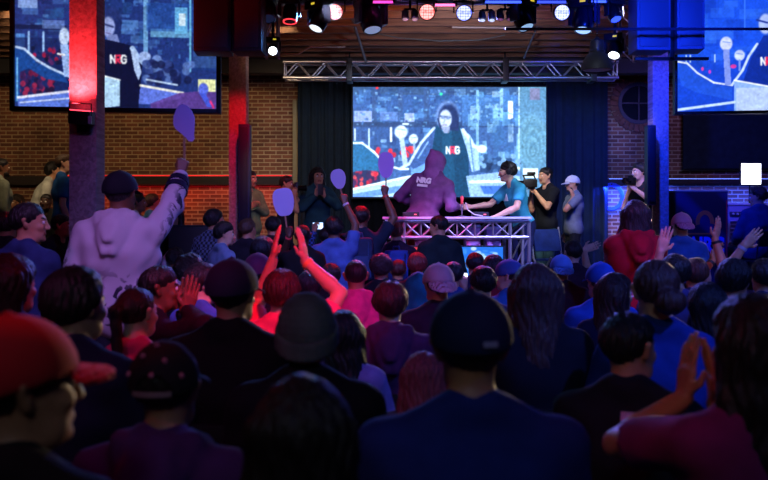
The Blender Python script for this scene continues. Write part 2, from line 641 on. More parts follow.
def grow_head(f, K):
    c, R = K['hc'], K['Rh']
    w = lambda x, y, z: c + R @ V(x, y, z)
    f.cap(K['N'] - (K['hc'] - K['N']) * 0.12 + K['R'] @ V(0, 0.016, 0), w(0, -0.02, -0.06), 0.052, 0.053, k=0.025)
    f.ell(w(0, -0.01, 0.022), (0.075, 0.096, 0.088), R, k=0.02)
    f.ell(w(0, 0.026, -0.035), (0.06, 0.064, 0.078), R, k=0.03)
    f.cap(w(-0.028, 0.045, -0.083), w(0.028, 0.045, -0.083), 0.028, k=0.03)
    f.ell(w(0, 0.077, -0.1), (0.017, 0.014, 0.014), R, k=0.02)
    f.cap(w(-0.032, 0.079, 0.022), w(0.032, 0.079, 0.022), 0.011, k=0.02)
    for s in (1, -1):
        f.ell(w(s * 0.031, 0.098, 0.004), (0.017, 0.016, 0.012), R, k=0.012, sub=True)
        f.ell(w(s * 0.04, 0.066, -0.028), (0.02, 0.02, 0.018), R, k=0.02)
        f.cap(w(s * 0.073, -0.01, -0.024), w(s * 0.085, -0.02, 0.018), 0.011, 0.0155, k=0.008)
        f.ell(w(s * 0.093, -0.008, 0.004), (0.008, 0.009, 0.016), R, k=0.004, sub=True)
    f.cap(w(0, 0.089, 0.012), w(0, 0.107, -0.03), 0.0085, 0.0125, k=0.01)
    for s in (1, -1):
        f.ell(w(s * 0.011, 0.098, -0.034), (0.009, 0.01, 0.008), R, k=0.008)
    f.cap(w(-0.019, 0.083, -0.064), w(0.019, 0.083, -0.064), 0.0085, k=0.008)
    f.cap(w(-0.02, 0.096, -0.0645), w(0.02, 0.096, -0.0645), 0.0022, k=0.004, sub=True)


def body_mesh(K, arms, hf, hc, key=None, _c={}):
    if key is not None and key in _c:
        return _c[key]
    pts = [K[n] for n in K if isinstance(K[n], np.ndarray) and K[n].shape == (3,)]
    for A in arms.values():
        pts += [A['E'], A['W'], A['W'] + A['h'] * 0.2]
    lo = np.min(pts, axis=0) - 0.16; hi = np.max(pts, axis=0) + 0.16
    lo[2] = 0.0; hi[2] = max(hi[2], K['hc'][2] + 0.16)
    fine = [(K['hc'] - 0.125, K['hc'] + 0.125, hf)]
    for A in arms.values():
        m = A['W'] + A['h'] * 0.09
        fine.append((m - 0.12, m + 0.12, max(0.0055, hf * 0.85)))
    f = Field(lo, hi, hc, fine)
    grow_torso(f, K)
    for s in 'RL':
        f.cap(K['hip' + s], K['knee' + s], 0.085, 0.056, k=0.03)
        f.cap(K['knee' + s], K['ank' + s], 0.056, 0.036, k=0.02)
        f.cap(K['heel' + s] + V(0, 0, 0.004), K['toe' + s], 0.034, 0.028, k=0.02)
        A = arms[s]
        f.cap(A['S'], A['E'], 0.05, 0.039, k=0.025)
        mid = A['E'] + (A['W'] - A['E']) * 0.3
        f.cap(A['E'], mid, 0.038, 0.041, k=0.012)
        f.cap(mid, A['W'], 0.041, 0.027, k=0.012)
        grow_hand(f, A)
    grow_head(f, K)
    P, Q = f.net()
    n = len(Q)
    idx = np.zeros(n, dtype=np.int32)
    cen = P[Q].mean(axis=1)
    q = (cen - K['hc']) @ K['Rh']
    idx[(np.abs(q[:, 0]) < 0.026) & (q[:, 1] > 0.08) & (np.abs(q[:, 2] + 0.0645) < 0.0105)] = 1
    brow = (np.abs(np.abs(q[:, 0]) - 0.033) < 0.018) & (q[:, 1] > 0.072) & (np.abs(q[:, 2] - 0.027 - 0.1 * (np.abs(q[:, 0]) - 0.033)) < 0.006)
    idx[brow] = 2
    Ps, Qs, Is = [P], [Q], [idx]
    base = len(P)
    iv, it = ico(2)
    tri = np.concatenate([it, it[:, 2:3]], axis=1)
    eyes = []
    me = to_mesh('body', P, Q, idx)
    # eyeballs and irises join the same body
    bm = bmesh.new(); bm.from_mesh(me)
    for s in (1, -1):
        for c, r, mi in ((V(s * 0.031, 0.079, 0.004), 0.0128, 3), (V(s * 0.031, 0.0865, 0.004), 0.0062, 4)):
            vs = [bm.verts.new(K['hc'] + K['Rh'] @ (c + v * r)) for v in iv]
            for t in it:
                fc = bm.faces.new([vs[i] for i in t]); fc.smooth = True; fc.material_index = mi
    bm.to_mesh(me); bm.free()
    if key is not None:
        _c[key] = me
    return me


def top_mesh(K, arms, t, sleeve, hood, hc, hem, folds, seed, bw, collar, key=None, _c={}):
    if key is not None and key in _c:
        return _c[key]
    pts = [K['tp'](0, 0, -0.12), K['tp'](0.25, 0, 0.6), K['tp'](-0.25, 0, 0.6), K['N'] + V(0, 0, 0.1)]
    for A in arms.values():
        pts += [A['S'], A['E'], A['W']]
    lo = np.min(pts, axis=0) - 0.2; hi = np.max(pts, axis=0) + 0.2
    f = Field(lo, hi, hc)
    grow_torso(f, K, t, bw)
    f.clip(K['tp'](0, 0, hem), K['R'] @ V(0, 0, -1))
    for s in 'RL':
        A = arms[s]
        sl = sleeve if isinstance(sleeve, str) else sleeve[s]
        if sl == 'long':
            f.cap(A['S'], A['E'], 0.052 + t, 0.044 + t, k=0.03)
            e = A['E'] + (A['W'] - A['E']) * 0.97
            f.cap(A['E'], A['W'], 0.043 + t, 0.031 + t * 0.8, k=0.02, cut=(e, unit(A['W'] - A['E'])))
        elif sl == 'short':
            e = A['S'] + (A['E'] - A['S']) * 0.72
            f.cap(A['S'], A['E'], 0.055 + t, 0.052 + t, k=0.03, cut=(e, unit(A['E'] - A['S'])))
    if folds:
        f.folds(folds, seed)
    tp = K['tp']
    if hood == 'down':
        ring = [tp(0.075, 0.075, 0.5), tp(0.098, 0.02, 0.555), tp(0.085, -0.055, 0.575), tp(0, -0.092, 0.575), tp(-0.085, -0.055, 0.575), tp(-0.098, 0.02, 0.555), tp(-0.075, 0.075, 0.5)]
        for a, b in zip(ring[:-1], ring[1:]):
            f.cap(a, b, 0.028, k=0.012)
        for s in (1, -1):
            f.cap(tp(s * 0.1, -0.06, 0.575), tp(s * 0.025, -0.172, 0.37), 0.03, 0.026, k=0.02)
            f.cap(tp(s * 0.06, -0.08, 0.58), tp(s * 0.012, -0.185, 0.44), 0.024, 0.02, k=0.01)
        f.ell(tp(0, -0.13, 0.47), (0.085, 0.045, 0.11), K['R'], k=0.03)
    elif hood == 'up':
        f.cap(tp(-0.05, -0.03, 0.56), tp(0.05, -0.03, 0.56), 0.075, k=0.04)
    elif collar:
        ring = [tp(0.06, 0.06, 0.515), tp(0.072, 0.0, 0.56), tp(0.05, -0.065, 0.585), tp(-0.05, -0.065, 0.585), tp(-0.072, 0.0, 0.56), tp(-0.06, 0.06, 0.515)]
        for a, b in zip(ring[:-1], ring[1:]):
            f.cap(a, b, collar, k=0.006, sq=(1, 1, 1.6))
    P, Q = f.net()
    me = to_mesh('shirt', P, Q)
    if key is not None:
        _c[key] = me
    return me


def trousers_mesh(K, pose, _c={}):
    if pose in _c:
        return _c[pose]
    K = skeleton(pose, (0, 0), (0, 0, 0))
    f = Field((-0.32, -0.25, 0.02), (0.32, 0.62, K['P'][2] + 0.2), 0.018)
    f.cap(V(-0.065, 0, K['P'][2]), V(0.065, 0, K['P'][2]), 0.122, k=0.04)
    for s in 'RL':
        f.cap(K['hip' + s], K['knee' + s], 0.094, 0.072, k=0.02)
        f.cap(K['knee' + s], K['ank' + s] + V(0, 0, 0.02), 0.07, 0.056, k=0.02, cut=(K['ank' + s] + V(0, 0, -0.01), V(0, 0, -1)))
    if pose == 'sit':
        f.clip(V(0, 0, 0.443), V(0, 0, -1)) if False else None
    f.folds(0.003, 5)
    P, Q = f.net()
    _c[pose] = to_mesh('trousers', P, Q)
    return _c[pose]


def shoe_mesh(pose, s, _c={}):
    if (pose, s) in _c:
        return _c[pose, s]
    K = skeleton(pose, (0, 0), (0, 0, 0))
    a, b = K['heel' + s], K['toe' + s]
    f = Field(np.minimum(a, b) - 0.12, np.maximum(a, b) + 0.12, 0.012)
    f.cap(a + V(0, 0, 0.012), b + V(0, 0.01, 0.006), 0.047, 0.043, k=0.02, sq=(1, 1, 0.95))
    f.cap(a + V(0, 0.02, 0.03), a + V(0, 0.03, 0.075), 0.042, 0.038, k=0.02)
    f.clip(V(0, 0, 0.002), V(0, 0, -1))
    P, Q = f.net()
    _c[pose, s] = to_mesh('shoe', P, Q)
    return _c[pose, s]


# head wear and hair, in the frame of the head
def strands(X, Y, Z, seed, amp, curly):
    rs = np.random.RandomState(seed); p = rs.uniform(0, 6.28, 8)
    if curly:
        return amp * (np.sin(95 * X + p[0] + 2 * np.sin(60 * Z)) * np.sin(95 * Y + p[1]) * np.sin(90 * Z + p[2]) * 1.7 + 0.7 * np.sin(48 * X + p[3]) * np.sin(44 * Z + 30 * Y + p[4]))
    ph = np.arctan2(X, -(Y + 0.02))
    return amp * (np.sin(23 * ph + 3 * np.sin(30 * Z + p[0]) + p[1]) + 0.8 * np.sin(41 * ph + 18 * Z + p[2]) + 0.9 * np.sin(60 * Z + 4 * ph + p[3]) * np.sin(5 * ph + p[4]) + 1.2 * np.sin(3 * ph + p[5]) * np.sin(14 * Z + p[6]))


def hair(style, seed=0, h=0.0085):
    key = ('hair', style, seed, round(h, 4))
    T = dict(short=0.012, buzz=0.003, medium=0.021, curly=0.028, afro=0.05, long=0.016, bun=0.008, pony=0.009, undercap=0.007, bob=0.022, longcap=0.010, thin=0.004)[style]
    lo, hi = [-0.17, -0.21, -0.15], [0.17, 0.17, 0.2]
    if style in ('long', 'longcap'):
        lo = [-0.24, -0.27, -0.46]
    if style in ('bun', 'pony', 'bob'):
        lo = [-0.2, -0.26, -0.32]

    def fn(X, Y, Z):
        amp = dict(buzz=0.0006, thin=0.0006, undercap=0.0016, bun=0.0022, pony=0.0022, curly=0.006, afro=0.006).get(style, 0.0026)
        nape = dict(medium=0.028, bob=0.03, curly=0.015, afro=0.02, long=0.03, longcap=0.03).get(style, 0.0)
        cl = (0.72 * Y - 0.004 - nape * (Y < 0) - Z) / 1.23
        cl = np.maximum(cl, (Y - 0.098 + 0.0 * Z) * 1.0 + (Z < 0.055) * 0.03 * 0)
        w = np.clip(-cl / 0.055, 0, 1) if style not in ('bob', 'long', 'longcap', 'afro') else np.clip(-cl / 0.02, 0.3, 1)
        w = w * w * (3 - 2 * w)
        F = ell_sdf(X, Y, Z, (0, -0.012, 0.024), (0.0795, 0.1005, 0.092)) - T * w
        F = smax(F, cl, 0.006)
        if style in ('long', 'longcap'):
            F = smin(F, cap_sdf(X, Y, Z, (0, -0.055, 0.0), (0, -0.115, -0.33), 0.07, 0.052, (1.55, 0.85, 1)), 0.05)
            for s in (1, -1):
                F = smin(F, cap_sdf(X, Y, Z, (s * 0.075, -0.01, 0.01), (s * 0.115, -0.05, -0.26), 0.03, 0.03), 0.04)
        if style == 'bob':
            F = smin(F, cap_sdf(X, Y, Z, (0, -0.05, 0.0), (0, -0.06, -0.12), 0.085, 0.08, (1.15, 0.85, 1)), 0.04)
        if style == 'bun':
            F = smin(F, ell_sdf(X, Y, Z, (0.03, -0.135, -0.03), (0.058, 0.05, 0.052)), 0.012)
        if style == 'pony':
            F = smin(F, cap_sdf(X, Y, Z, (0, -0.115, 0.045), (0, -0.15, 0.02), 0.022, 0.03), 0.02)
            F = smin(F, cap_sdf(X, Y, Z, (0, -0.15, 0.02), (0, -0.14, -0.2), 0.03, 0.02), 0.02)
        return F + strands(X, Y, Z, seed, amp, style in ('curly', 'afro'))
    return mesh_of('hair', fn, lo, hi, h, key)


def cap_dome(h=0.008, back_open=False):
    def fn(X, Y, Z):
        F = ell_sdf(X, Y, Z, (0, -0.012, 0.026), (0.1, 0.121, 0.112))
        F = smax(F, 0.012 + 0.16 * Y - Z, 0.004)
        ph = np.arctan2(X, Y + 0.012)
        F = F + 0.0012 * np.abs(np.sin(3 * ph)) ** 0.5
        F = smin(F, ell_sdf(X, Y, Z, (0, -0.012, 0.139), (0.011, 0.011, 0.006)), 0.003)
        if back_open:
            F = smax(F, 0.046 - np.sqrt(X ** 2 + (Z - 0.005) ** 2 + 0 * Y) + 10 * np.maximum(0, Y + 0.03), 0.004)
        return F
    return mesh_of('cap', fn, [-0.13, -0.16, -0.03], [0.13, 0.13, 0.17], h, ('cap', back_open, round(h, 4)))


def cap_brim(h=0.006, droop=0.25):
    def fn(X, Y, Z):
        z = Z - (0.03 - droop * (Y - 0.09) - 3.2 * X * X)
        r = np.sqrt((X / 0.092) ** 2 + ((Y - 0.085) / 0.092) ** 2)
        F = np.maximum((r - 1) * 0.085, np.abs(z) - 0.0045)
        return np.maximum(F, 0.07 - Y)
    return mesh_of('brim', fn, [-0.12, 0.04, -0.12], [0.12, 0.2, 0.08], h, ('brim', droop, round(h, 4)))


def beanie_mesh(h=0.007):
    def fn(X, Y, Z):
        ph = np.arctan2(X, Y + 0.012)
        F = ell_sdf(X, Y, Z, (0, -0.014, 0.024), (0.098, 0.12, 0.122))
        F = smax(F, -0.025 + 0.35 * Y - Z, 0.008)
        F = F + 0.0016 * np.sin(46 * ph) + 0.0012 * np.sin(260 * Z)
        return F
    return mesh_of('beanie', fn, [-0.13, -0.17, -0.11], [0.13, 0.14, 0.18], h, ('beanie', round(h, 4)))


def beanie_cuff(h=0.007):
    def fn(X, Y, Z):
        ph = np.arctan2(X, Y + 0.012)
        r = np.sqrt((X / 0.1) ** 2 + ((Y + 0.014) / 0.122) ** 2)
        z = Z - (0.005 + 0.35 * Y)
        F = np.sqrt(np.maximum(np.abs((r - 0.985) * 0.105) - 0.004, 0) ** 2 + np.maximum(np.abs(z) - 0.026, 0) ** 2) - 0.004
        return F + 0.0012 * np.sin(46 * ph)
    return mesh_of('cuff', fn, [-0.14, -0.18, -0.11], [0.14, 0.15, 0.11], h, ('cuff', round(h, 4)))


def hood_mesh(h=0.009):
    def fn(X, Y, Z):
        F = ell_sdf(X, Y, Z, (0, -0.022, 0.016), (0.112, 0.135, 0.132))
        F = smin(F, cap_sdf(X, Y, Z, (0, -0.05, -0.06), (0, -0.06, -0.15), 0.1, 0.105, (1.05, 0.9, 1)), 0.05)
        F = smin(F, cap_sdf(X, Y, Z, (0, -0.07, 0.1), (0, -0.125, 0.135), 0.045, 0.016), 0.06)
        face = ell_sdf(X, Y, Z, (0, 0.12, -0.02), (0.082, 0.14, 0.112))
        F = smax(F, -face, 0.012)
        F = F + 0.005 * np.sin(30 * Z + 40 * Y) * np.sin(26 * X + 12 * Z)
        return F
    return mesh_of('hood', fn, [-0.17, -0.21, -0.3], [0.17, 0.16, 0.19], h, ('hood', round(h, 4)))


def beard_mesh(h=0.007):
    def fn(X, Y, Z):
        F = cap_sdf(X, Y, Z, (-0.034, 0.045, -0.08), (0.034, 0.045, -0.08), 0.037, 0.037)
        F = np.minimum(F, ell_sdf(X, Y, Z, (0, 0.075, -0.098), (0.022, 0.02, 0.022)))
        F = smax(F, Z + 0.058 - 0.25 * np.abs(X) * 4 * (Y < 0.06), 0.006)
        return F + 0.001 * np.sin(300 * X) * np.sin(280 * Z)
    return mesh_of('beard', fn, [-0.1, -0.02, -0.15], [0.1, 0.13, 0.02], h, ('beard', round(h, 4)))


SKIN = dict(light=(214, 168, 140), tan=(190, 140, 108), olive=(168, 120, 90), brown=(120, 80, 58), dark=(72, 46, 36))
BLACK_HAIR, DARK_HAIR, BROWN_HAIR, AUBURN = (16, 13, 13), (30, 22, 18), (62, 42, 28), (92, 48, 34)
EYE = None
PEOPLE = []


def head_frame(K):
    m = Matrix.Identity(4)
    for i in range(3):
        for j in range(3):
            m[i][j] = float(K['Rh'][i, j])
        m[i][3] = float(K['hc'][i])
    return m


def worn(name, me, mat, parent, K, extra=None):
    o = obj(name, me, mat, parent)
    o.matrix_local = head_frame(K) if extra is None else head_frame(K) @ extra
    return o


def person(label, cx, cy, d, pose='sit', base=0.0, yaw=0.0, head=(0, 0, 0), lean=(0, 0), sw=1.0, bw=1.0,
           skin='tan', hairstyle='short', haircol=DARK_HAIR, top='tee', topcol=(40, 44, 60), topmat=None, folds=0.0035,
           legcol=(34, 38, 52), shoecol=(40, 40, 44), R=None, L=None, cap=None, beanie=None, hood_up=None, beard=None, headset=None,
           glasses=None, group='spectators in the hall', category='person', chair=True, hem=-0.1, hscale=1.0, sleeve=None, bracelet=None, fine=None):
    K = skeleton(pose, lean, head, sw)
    tgt = at(cx, cy, d)
    s = (tgt[2] - base) / K['hc'][2]
    yr = rad(yaw)
    root = tgt - rotz(yr) @ (K['hc'] * s)
    root[2] = base
    loc = lambda p: rotz(-yr) @ (np.asarray(p) - root) / s
    ldir = lambda v: rotz(-yr) @ np.asarray(v, float)
    arms = {}
    for side, spec in (('R', R), ('L', L)):
        if spec is None:
            arms[side] = solve_arm(K, side)
        else:
            wx, wy, dd = spec['w']
            arms[side] = solve_arm(K, side, loc(at(wx, wy, d + dd)), ldir(spec['hint']) if 'hint' in spec else None,
                                   ldir(spec['h']) if 'h' in spec else None, ldir(spec['n']) if 'n' in spec else None, spec.get('hand', 'relaxed'))
    hf = fine or min(0.011, max(0.0065, d * 0.0013)); hcz = min(0.02, max(0.013, d * 0.003))
    default = R is None and L is None
    kb = (pose, lean, head, sw, round(hf, 4), round(hcz, 4)) if default else None
    t = thing('person', label, category, root, yr, group)
    t.scale = (s, s, s)
    sk = SKIN[skin]
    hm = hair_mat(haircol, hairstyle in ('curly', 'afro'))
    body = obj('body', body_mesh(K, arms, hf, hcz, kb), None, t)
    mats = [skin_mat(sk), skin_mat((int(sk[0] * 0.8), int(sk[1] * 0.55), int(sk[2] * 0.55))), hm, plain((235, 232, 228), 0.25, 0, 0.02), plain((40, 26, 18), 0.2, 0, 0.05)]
    if len(body.data.materials) == 0:
        for m in mats:
            body.data.materials.append(m)
    else:
        for i, m in enumerate(mats):
            body.material_slots[i].link = 'OBJECT'; body.material_slots[i].material = m
    # clothes
    spec = dict(tee=(0.014, 'short', None, 0.0), longsleeve=(0.016, 'long', None, 0.008), jacket=(0.026, 'long', None, 0.015), hoodie=(0.024, 'long', 'down', 0),
                hooded=(0.024, 'long', 'up', 0), tank=(0.006, 'none', None, 0), jersey=(0.016, 'short', None, 0.007))[top]
    sl = sleeve or spec[1]
    kt = (pose, lean, sw, bw, top, round(hcz, 4), hem) if default and sleeve is None else None
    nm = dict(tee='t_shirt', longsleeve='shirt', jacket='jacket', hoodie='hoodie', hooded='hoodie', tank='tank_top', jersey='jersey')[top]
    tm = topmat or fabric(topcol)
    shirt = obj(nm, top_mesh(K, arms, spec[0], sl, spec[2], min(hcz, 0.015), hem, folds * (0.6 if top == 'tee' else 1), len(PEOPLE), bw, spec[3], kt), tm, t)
    obj('trousers', trousers_mesh(K, pose), fabric(legcol, 0.9, 300.0), t)
    for sd in 'RL':
        obj('shoe', shoe_mesh(pose, sd), plain(shoecol, 0.6), t)
    hh = min(0.011, max(0.0075, d * 0.0016))
    if hairstyle != 'bald':
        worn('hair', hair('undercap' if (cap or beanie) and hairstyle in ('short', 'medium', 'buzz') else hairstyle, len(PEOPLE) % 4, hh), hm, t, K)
    if cap:
        cm = fabric(cap['col'], 0.85, 300.0, 0.15, 0.12)
        flip = Matrix.Rotation(PI, 4, 'Z') if cap.get('back') else None
        if flip is not None:
            flip = Matrix.Translation((0, -0.024, 0)) @ flip
        c = worn('cap', cap_dome(min(hh, 0.009), bool(cap.get('snap'))), cm, t, K, flip)
        b = obj('brim', cap_brim(min(hh, 0.008), 0.75 if cap.get('back') else 0.25), fabric(cap.get('brim', cap['col']), 0.85, 300.0, 0.15, 0.12), c)
        if cap.get('snap'):
            mb = MB(); pts = [(0.105 * math.sin(a), -0.012 - 0.127 * math.cos(a), 0.006) for a in np.linspace(-0.5, 0.5, 9)]
            for p, q in zip(pts[:-1], pts[1:]):
                m = (np.array(p) + np.array(q)) / 2
                mb.box(m, (np.linalg.norm(np.array(q) - np.array(p)) + 0.003, 0.004, 0.014), (0, 0, math.atan2(q[1] - p[1], q[0] - p[0])), 0.001)
            st = mb.build('strap', plain(cap['snap'], 0.6), c); st['label'] = 'pale snap strap across the cap opening'
        if cap.get('tag'):
            st = MB().box((0.03, -0.129, 0.022), (0.034, 0.006, 0.014), (-0.15, 0, 0.2), 0.002).build('tag', fabric(cap['tag']), c)
            st['label'] = 'small pale stitched tag'
        if cap.get('dots'):
            for a, z in ((-0.5, 0.1), (0.35, 0.09), (0.0, 0.055), (-0.9, 0.05), (0.8, 0.05), (-0.15, 0.125)):
                k = math.sqrt(max(0.05, 1 - ((z - 0.026) / 0.112) ** 2))
                MB().ball((0.1 * k * math.sin(a), -0.012 - 0.121 * k * math.cos(a), z), 0.0075, 10, (1, 0.5, 1)).build('eyelet', plain(cap['dots'], 0.5), c)
    if beanie:
        bm_ = fabric(beanie, 1.0, 180.0, 0.6)
        c = worn('beanie', beanie_mesh(min(hh, 0.008)), bm_, t, K)
        obj('cuff', beanie_cuff(min(hh, 0.008)), bm_, c)
    if hood_up:
        worn('hood', hood_mesh(), hood_up if not isinstance(hood_up, tuple) else fabric(hood_up), t, K)
    if beard:
        worn('beard', beard_mesh(), hair_mat(beard), t, K)
    if headset:
        mb = MB()
        pts = [(0.108 * math.cos(a), -0.01, 0.02 + 0.118 * math.sin(a)) for a in np.linspace(-0.1, PI + 0.1, 15)]
        mb.path(pts, 0.011, 8)
        hs = worn('headset', mb.mesh('headset', 40), plain(headset, 0.5), t, K)
        for q in (1, -1):
            MB().lathe([(0.02, -0.02), (0.036, -0.02), (0.04, 0), (0.034, 0.016), (0.012, 0.02)], (q * 0.108, -0.008, -0.002), 20, (q, 0, 0)).build('ear_cup', plain(headset, 0.4), hs)
        MB().path([(-0.108, 0.01, -0.02), (-0.1, 0.08, -0.05), (-0.05, 0.125, -0.062)], 0.004).build('microphone', plain((25, 25, 28), 0.4), hs)
    if glasses:
        mb = MB()
        for q in (1, -1):
            ring = [(q * 0.033 + 0.024 * math.cos(a), 0.108, 0.002 + 0.019 * math.sin(a)) for a in np.linspace(0, 2 * PI, 13)]
            mb.path(ring, 0.0022, 6)
            mb.tube((q * 0.056, 0.106, 0.006), (q * 0.084, 0.0, 0.006), 0.002, 6)
        mb.tube((-0.009, 0.108, 0.004), (0.009, 0.108, 0.004), 0.002, 6)
        worn('glasses', mb.mesh('glasses', 40), plain(glasses, 0.25), t, K)
    if bracelet:
        for side, colr in bracelet.items():
            A = arms[side]; u = unit(A['W'] - A['E'])
            p = A['W'] - u * 0.02
            MB().lathe([(0.03, -0.011), (0.0345, -0.011), (0.0345, 0.011), (0.03, 0.011), (0.03, -0.011)], p, 18, u, cap=False).build('wristband', plain(colr, 0.5), t)
    rec = dict(t=t, K=K, arms=arms, s=s, root=root, yaw=yr, shirt=shirt, pose=pose, label=label, base=base, hm=hm)
    rec['world'] = lambda p: root + rotz(yr) @ (np.asarray(p) * s)
    PEOPLE.append(rec)
    if pose == 'sit' and chair:
        CHAIRS.append((root, yr, s, label))
    return rec


CHAIRS = []
# ------------------------------------------------------------------ the hall
CEIL = 4.25
WALL_Y = 15.0


def brick_mat():
    m, nt, N, L, b = new_mat('old_brick')
    tc = N.new('ShaderNodeTexCoord'); sp = N.new('ShaderNodeSeparateXYZ'); cb = N.new('ShaderNodeCombineXYZ')
    L.new(tc.outputs['Object'], sp.inputs[0]); L.new(sp.outputs['X'], cb.inputs['X']); L.new(sp.outputs['Z'], cb.inputs['Y'])
    br = N.new('ShaderNodeTexBrick')
    br.inputs['Scale'].default_value = 1.0; br.inputs['Brick Width'].default_value = 0.2; br.inputs['Row Height'].default_value = 0.066
    br.inputs['Mortar Size'].default_value = 0.009; br.inputs['Mortar Smooth'].default_value = 0.3; br.inputs['Bias'].default_value = -0.1
    br.inputs['Color1'].default_value = srgb(150, 96, 68); br.inputs['Color2'].default_value = srgb(108, 66, 48); br.inputs['Mortar'].default_value = srgb(196, 172, 132)
    L.new(cb.outputs[0], br.inputs['Vector'])
    n1 = N.new('ShaderNodeTexNoise'); n1.inputs['Scale'].default_value = 1.7; n1.inputs['Detail'].default_value = 6
    L.new(tc.outputs['Object'], n1.inputs['Vector'])
    r = N.new('ShaderNodeValToRGB'); r.color_ramp.elements[0].position = 0.3; r.color_ramp.elements[1].position = 0.7
    r.color_ramp.elements[0].color = (0.45, 0.42, 0.4, 1); r.color_ramp.elements[1].color = (1.15, 1.1, 1.0, 1)
    L.new(n1.outputs['Fac'], r.inputs['Fac'])
    mx = N.new('ShaderNodeMix'); mx.data_type = 'RGBA'; mx.blend_type = 'MULTIPLY'; mx.inputs['Factor'].default_value = 0.9
    L.new(br.outputs['Color'], mx.inputs['A']); L.new(r.outputs['Color'], mx.inputs['B']); L.new(mx.outputs['Result'], b.inputs['Base Color'])
    bp = N.new('ShaderNodeBump'); bp.inputs['Strength'].default_value = 0.6; bp.inputs['Distance'].default_value = 0.012; bp.invert = True
    L.new(br.outputs['Fac'], bp.inputs['Height']); L.new(bp.outputs['Normal'], b.inputs['Normal'])
    b.inputs['Roughness'].default_value = 0.85
    return m


def board_mat(c1, c2, sx, sy, axis='X'):
    m, nt, N, L, b = new_mat('wood_boards')
    tc = N.new('ShaderNodeTexCoord'); mp = N.new('ShaderNodeMapping'); mp.inputs['Scale'].default_value = (sx, sy, sy if axis == 'X' else sx)
    L.new(tc.outputs['Object'], mp.inputs['Vector'])
    n1 = N.new('ShaderNodeTexNoise'); n1.inputs['Scale'].default_value = 2.0; n1.inputs['Detail'].default_value = 8; n1.inputs['Distortion'].default_value = 0.6
    L.new(mp.outputs['Vector'], n1.inputs['Vector'])
    r = N.new('ShaderNodeValToRGB'); r.color_ramp.elements[0].position = 0.3; r.color_ramp.elements[1].position = 0.7
    r.color_ramp.elements[0].color = srgb(*c1); r.color_ramp.elements[1].color = srgb(*c2)
    L.new(n1.outputs['Fac'], r.inputs['Fac']); L.new(r.outputs['Color'], b.inputs['Base Color'])
    bp = N.new('ShaderNodeBump'); bp.inputs['Strength'].default_value = 0.3; bp.inputs['Distance'].default_value = 0.01
    L.new(n1.outputs['Fac'], bp.inputs['Height']); L.new(bp.outputs['Normal'], b.inputs['Normal'])
    b.inputs['Roughness'].default_value = 0.75
    return m


BRICK = brick_mat()
DARKWALL = plain((38, 36, 40), 0.8)
struct(MB().box((0, WALL_Y + 0.15, 2.2), (20, 0.3, 4.7)).build('wall_back', BRICK))
struct(MB().box((-9.15, 5.5, 2.2), (0.3, 19.3, 4.7)).build('wall_left', DARKWALL))
struct(MB().box((9.15, 5.5, 2.2), (0.3, 19.3, 4.7)).build('wall_right', DARKWALL))
struct(MB().box((0, -4.15, 2.2), (18, 0.3, 4.7)).build('wall_rear', DARKWALL))
struct(MB().box((0, 5.5, -0.1), (18, 19, 0.2)).build('floor', plain((46, 42, 44), 0.45, 0, 0.3, 3.0)))
CEIL_WOOD = board_mat((74, 52, 38), (128, 92, 66), 1.2, 14.0)
struct(MB().box((0, 5.5, CEIL + 0.1), (18, 19, 0.2)).build('ceiling', CEIL_WOOD))
for i, y in enumerate(np.arange(9.0, 14.9, 0.42)):
    struct(MB().box((0, y, CEIL - 0.09), (18, 0.06, 0.18), None, 0.006).build('trim_%d' % (10 + i), CEIL_WOOD))
struct(MB().box((0, 13.9, CEIL - 0.2), (18, 0.22, 0.38), None, 0.01).build('trim_3', plain((26, 24, 26), 0.7)))
RISER = plain((24, 24, 28), 0.6)
struct(MB().box((0.4, 12.43, STAGE_Z / 2), (4.4, 5.1, STAGE_Z), None, 0.01).build('floor_stage', RISER))
struct(MB().box((-5.41, 13.38, STAGE_Z / 2), (7.15, 3.2, STAGE_Z), None, 0.01).build('floor_riser_left', RISER))
struct(MB().box((5.81, 13.38, STAGE_Z / 2), (6.35, 3.2, STAGE_Z), None, 0.01).build('floor_riser_right', RISER))
# ledge along the brick wall
LEDGE = board_mat((34, 28, 26), (52, 42, 38), 1.0, 9.0)
struct(MB().box((-5.25, WALL_Y - 0.05, 2.27), (7.4, 0.1, 0.15), None, 0.008).build('trim_1', LEDGE))
struct(MB().box((6.3, WALL_Y - 0.05, 2.25), (5.4, 0.1, 0.09), None, 0.008).build('trim_2', LEDGE))
# the cream edge strip of the brick bay by the drapes
struct(MB().box((-1.46, WALL_Y - 0.05, 2.35), (0.11, 0.1, 2.5), None, 0.01).build('trim_4', plain((150, 138, 100), 0.8, 0, 0.25, 5)))


def timber_post(name, x0, x1, y, z0, label_mat, depth=0.25):
    w = x1 - x0
    mb = MB().box(((x0 + x1) / 2, y + depth / 2, (z0 + CEIL) / 2), (w, depth, CEIL - z0), None, 0.012)
    return struct(mb.build(name, label_mat))


POST_WOOD = board_mat((150, 128, 118), (205, 180, 166), 14.0, 1.0, 'Z')
timber_post('column_left', -2.905, -2.65, 8.3, 0, POST_WOOD)
timber_post('column_middle', -2.07, -1.84, 12.0, STAGE_Z, POST_WOOD)
timber_post('column_right', 3.587, 3.80, 12.0, STAGE_Z, POST_WOOD)

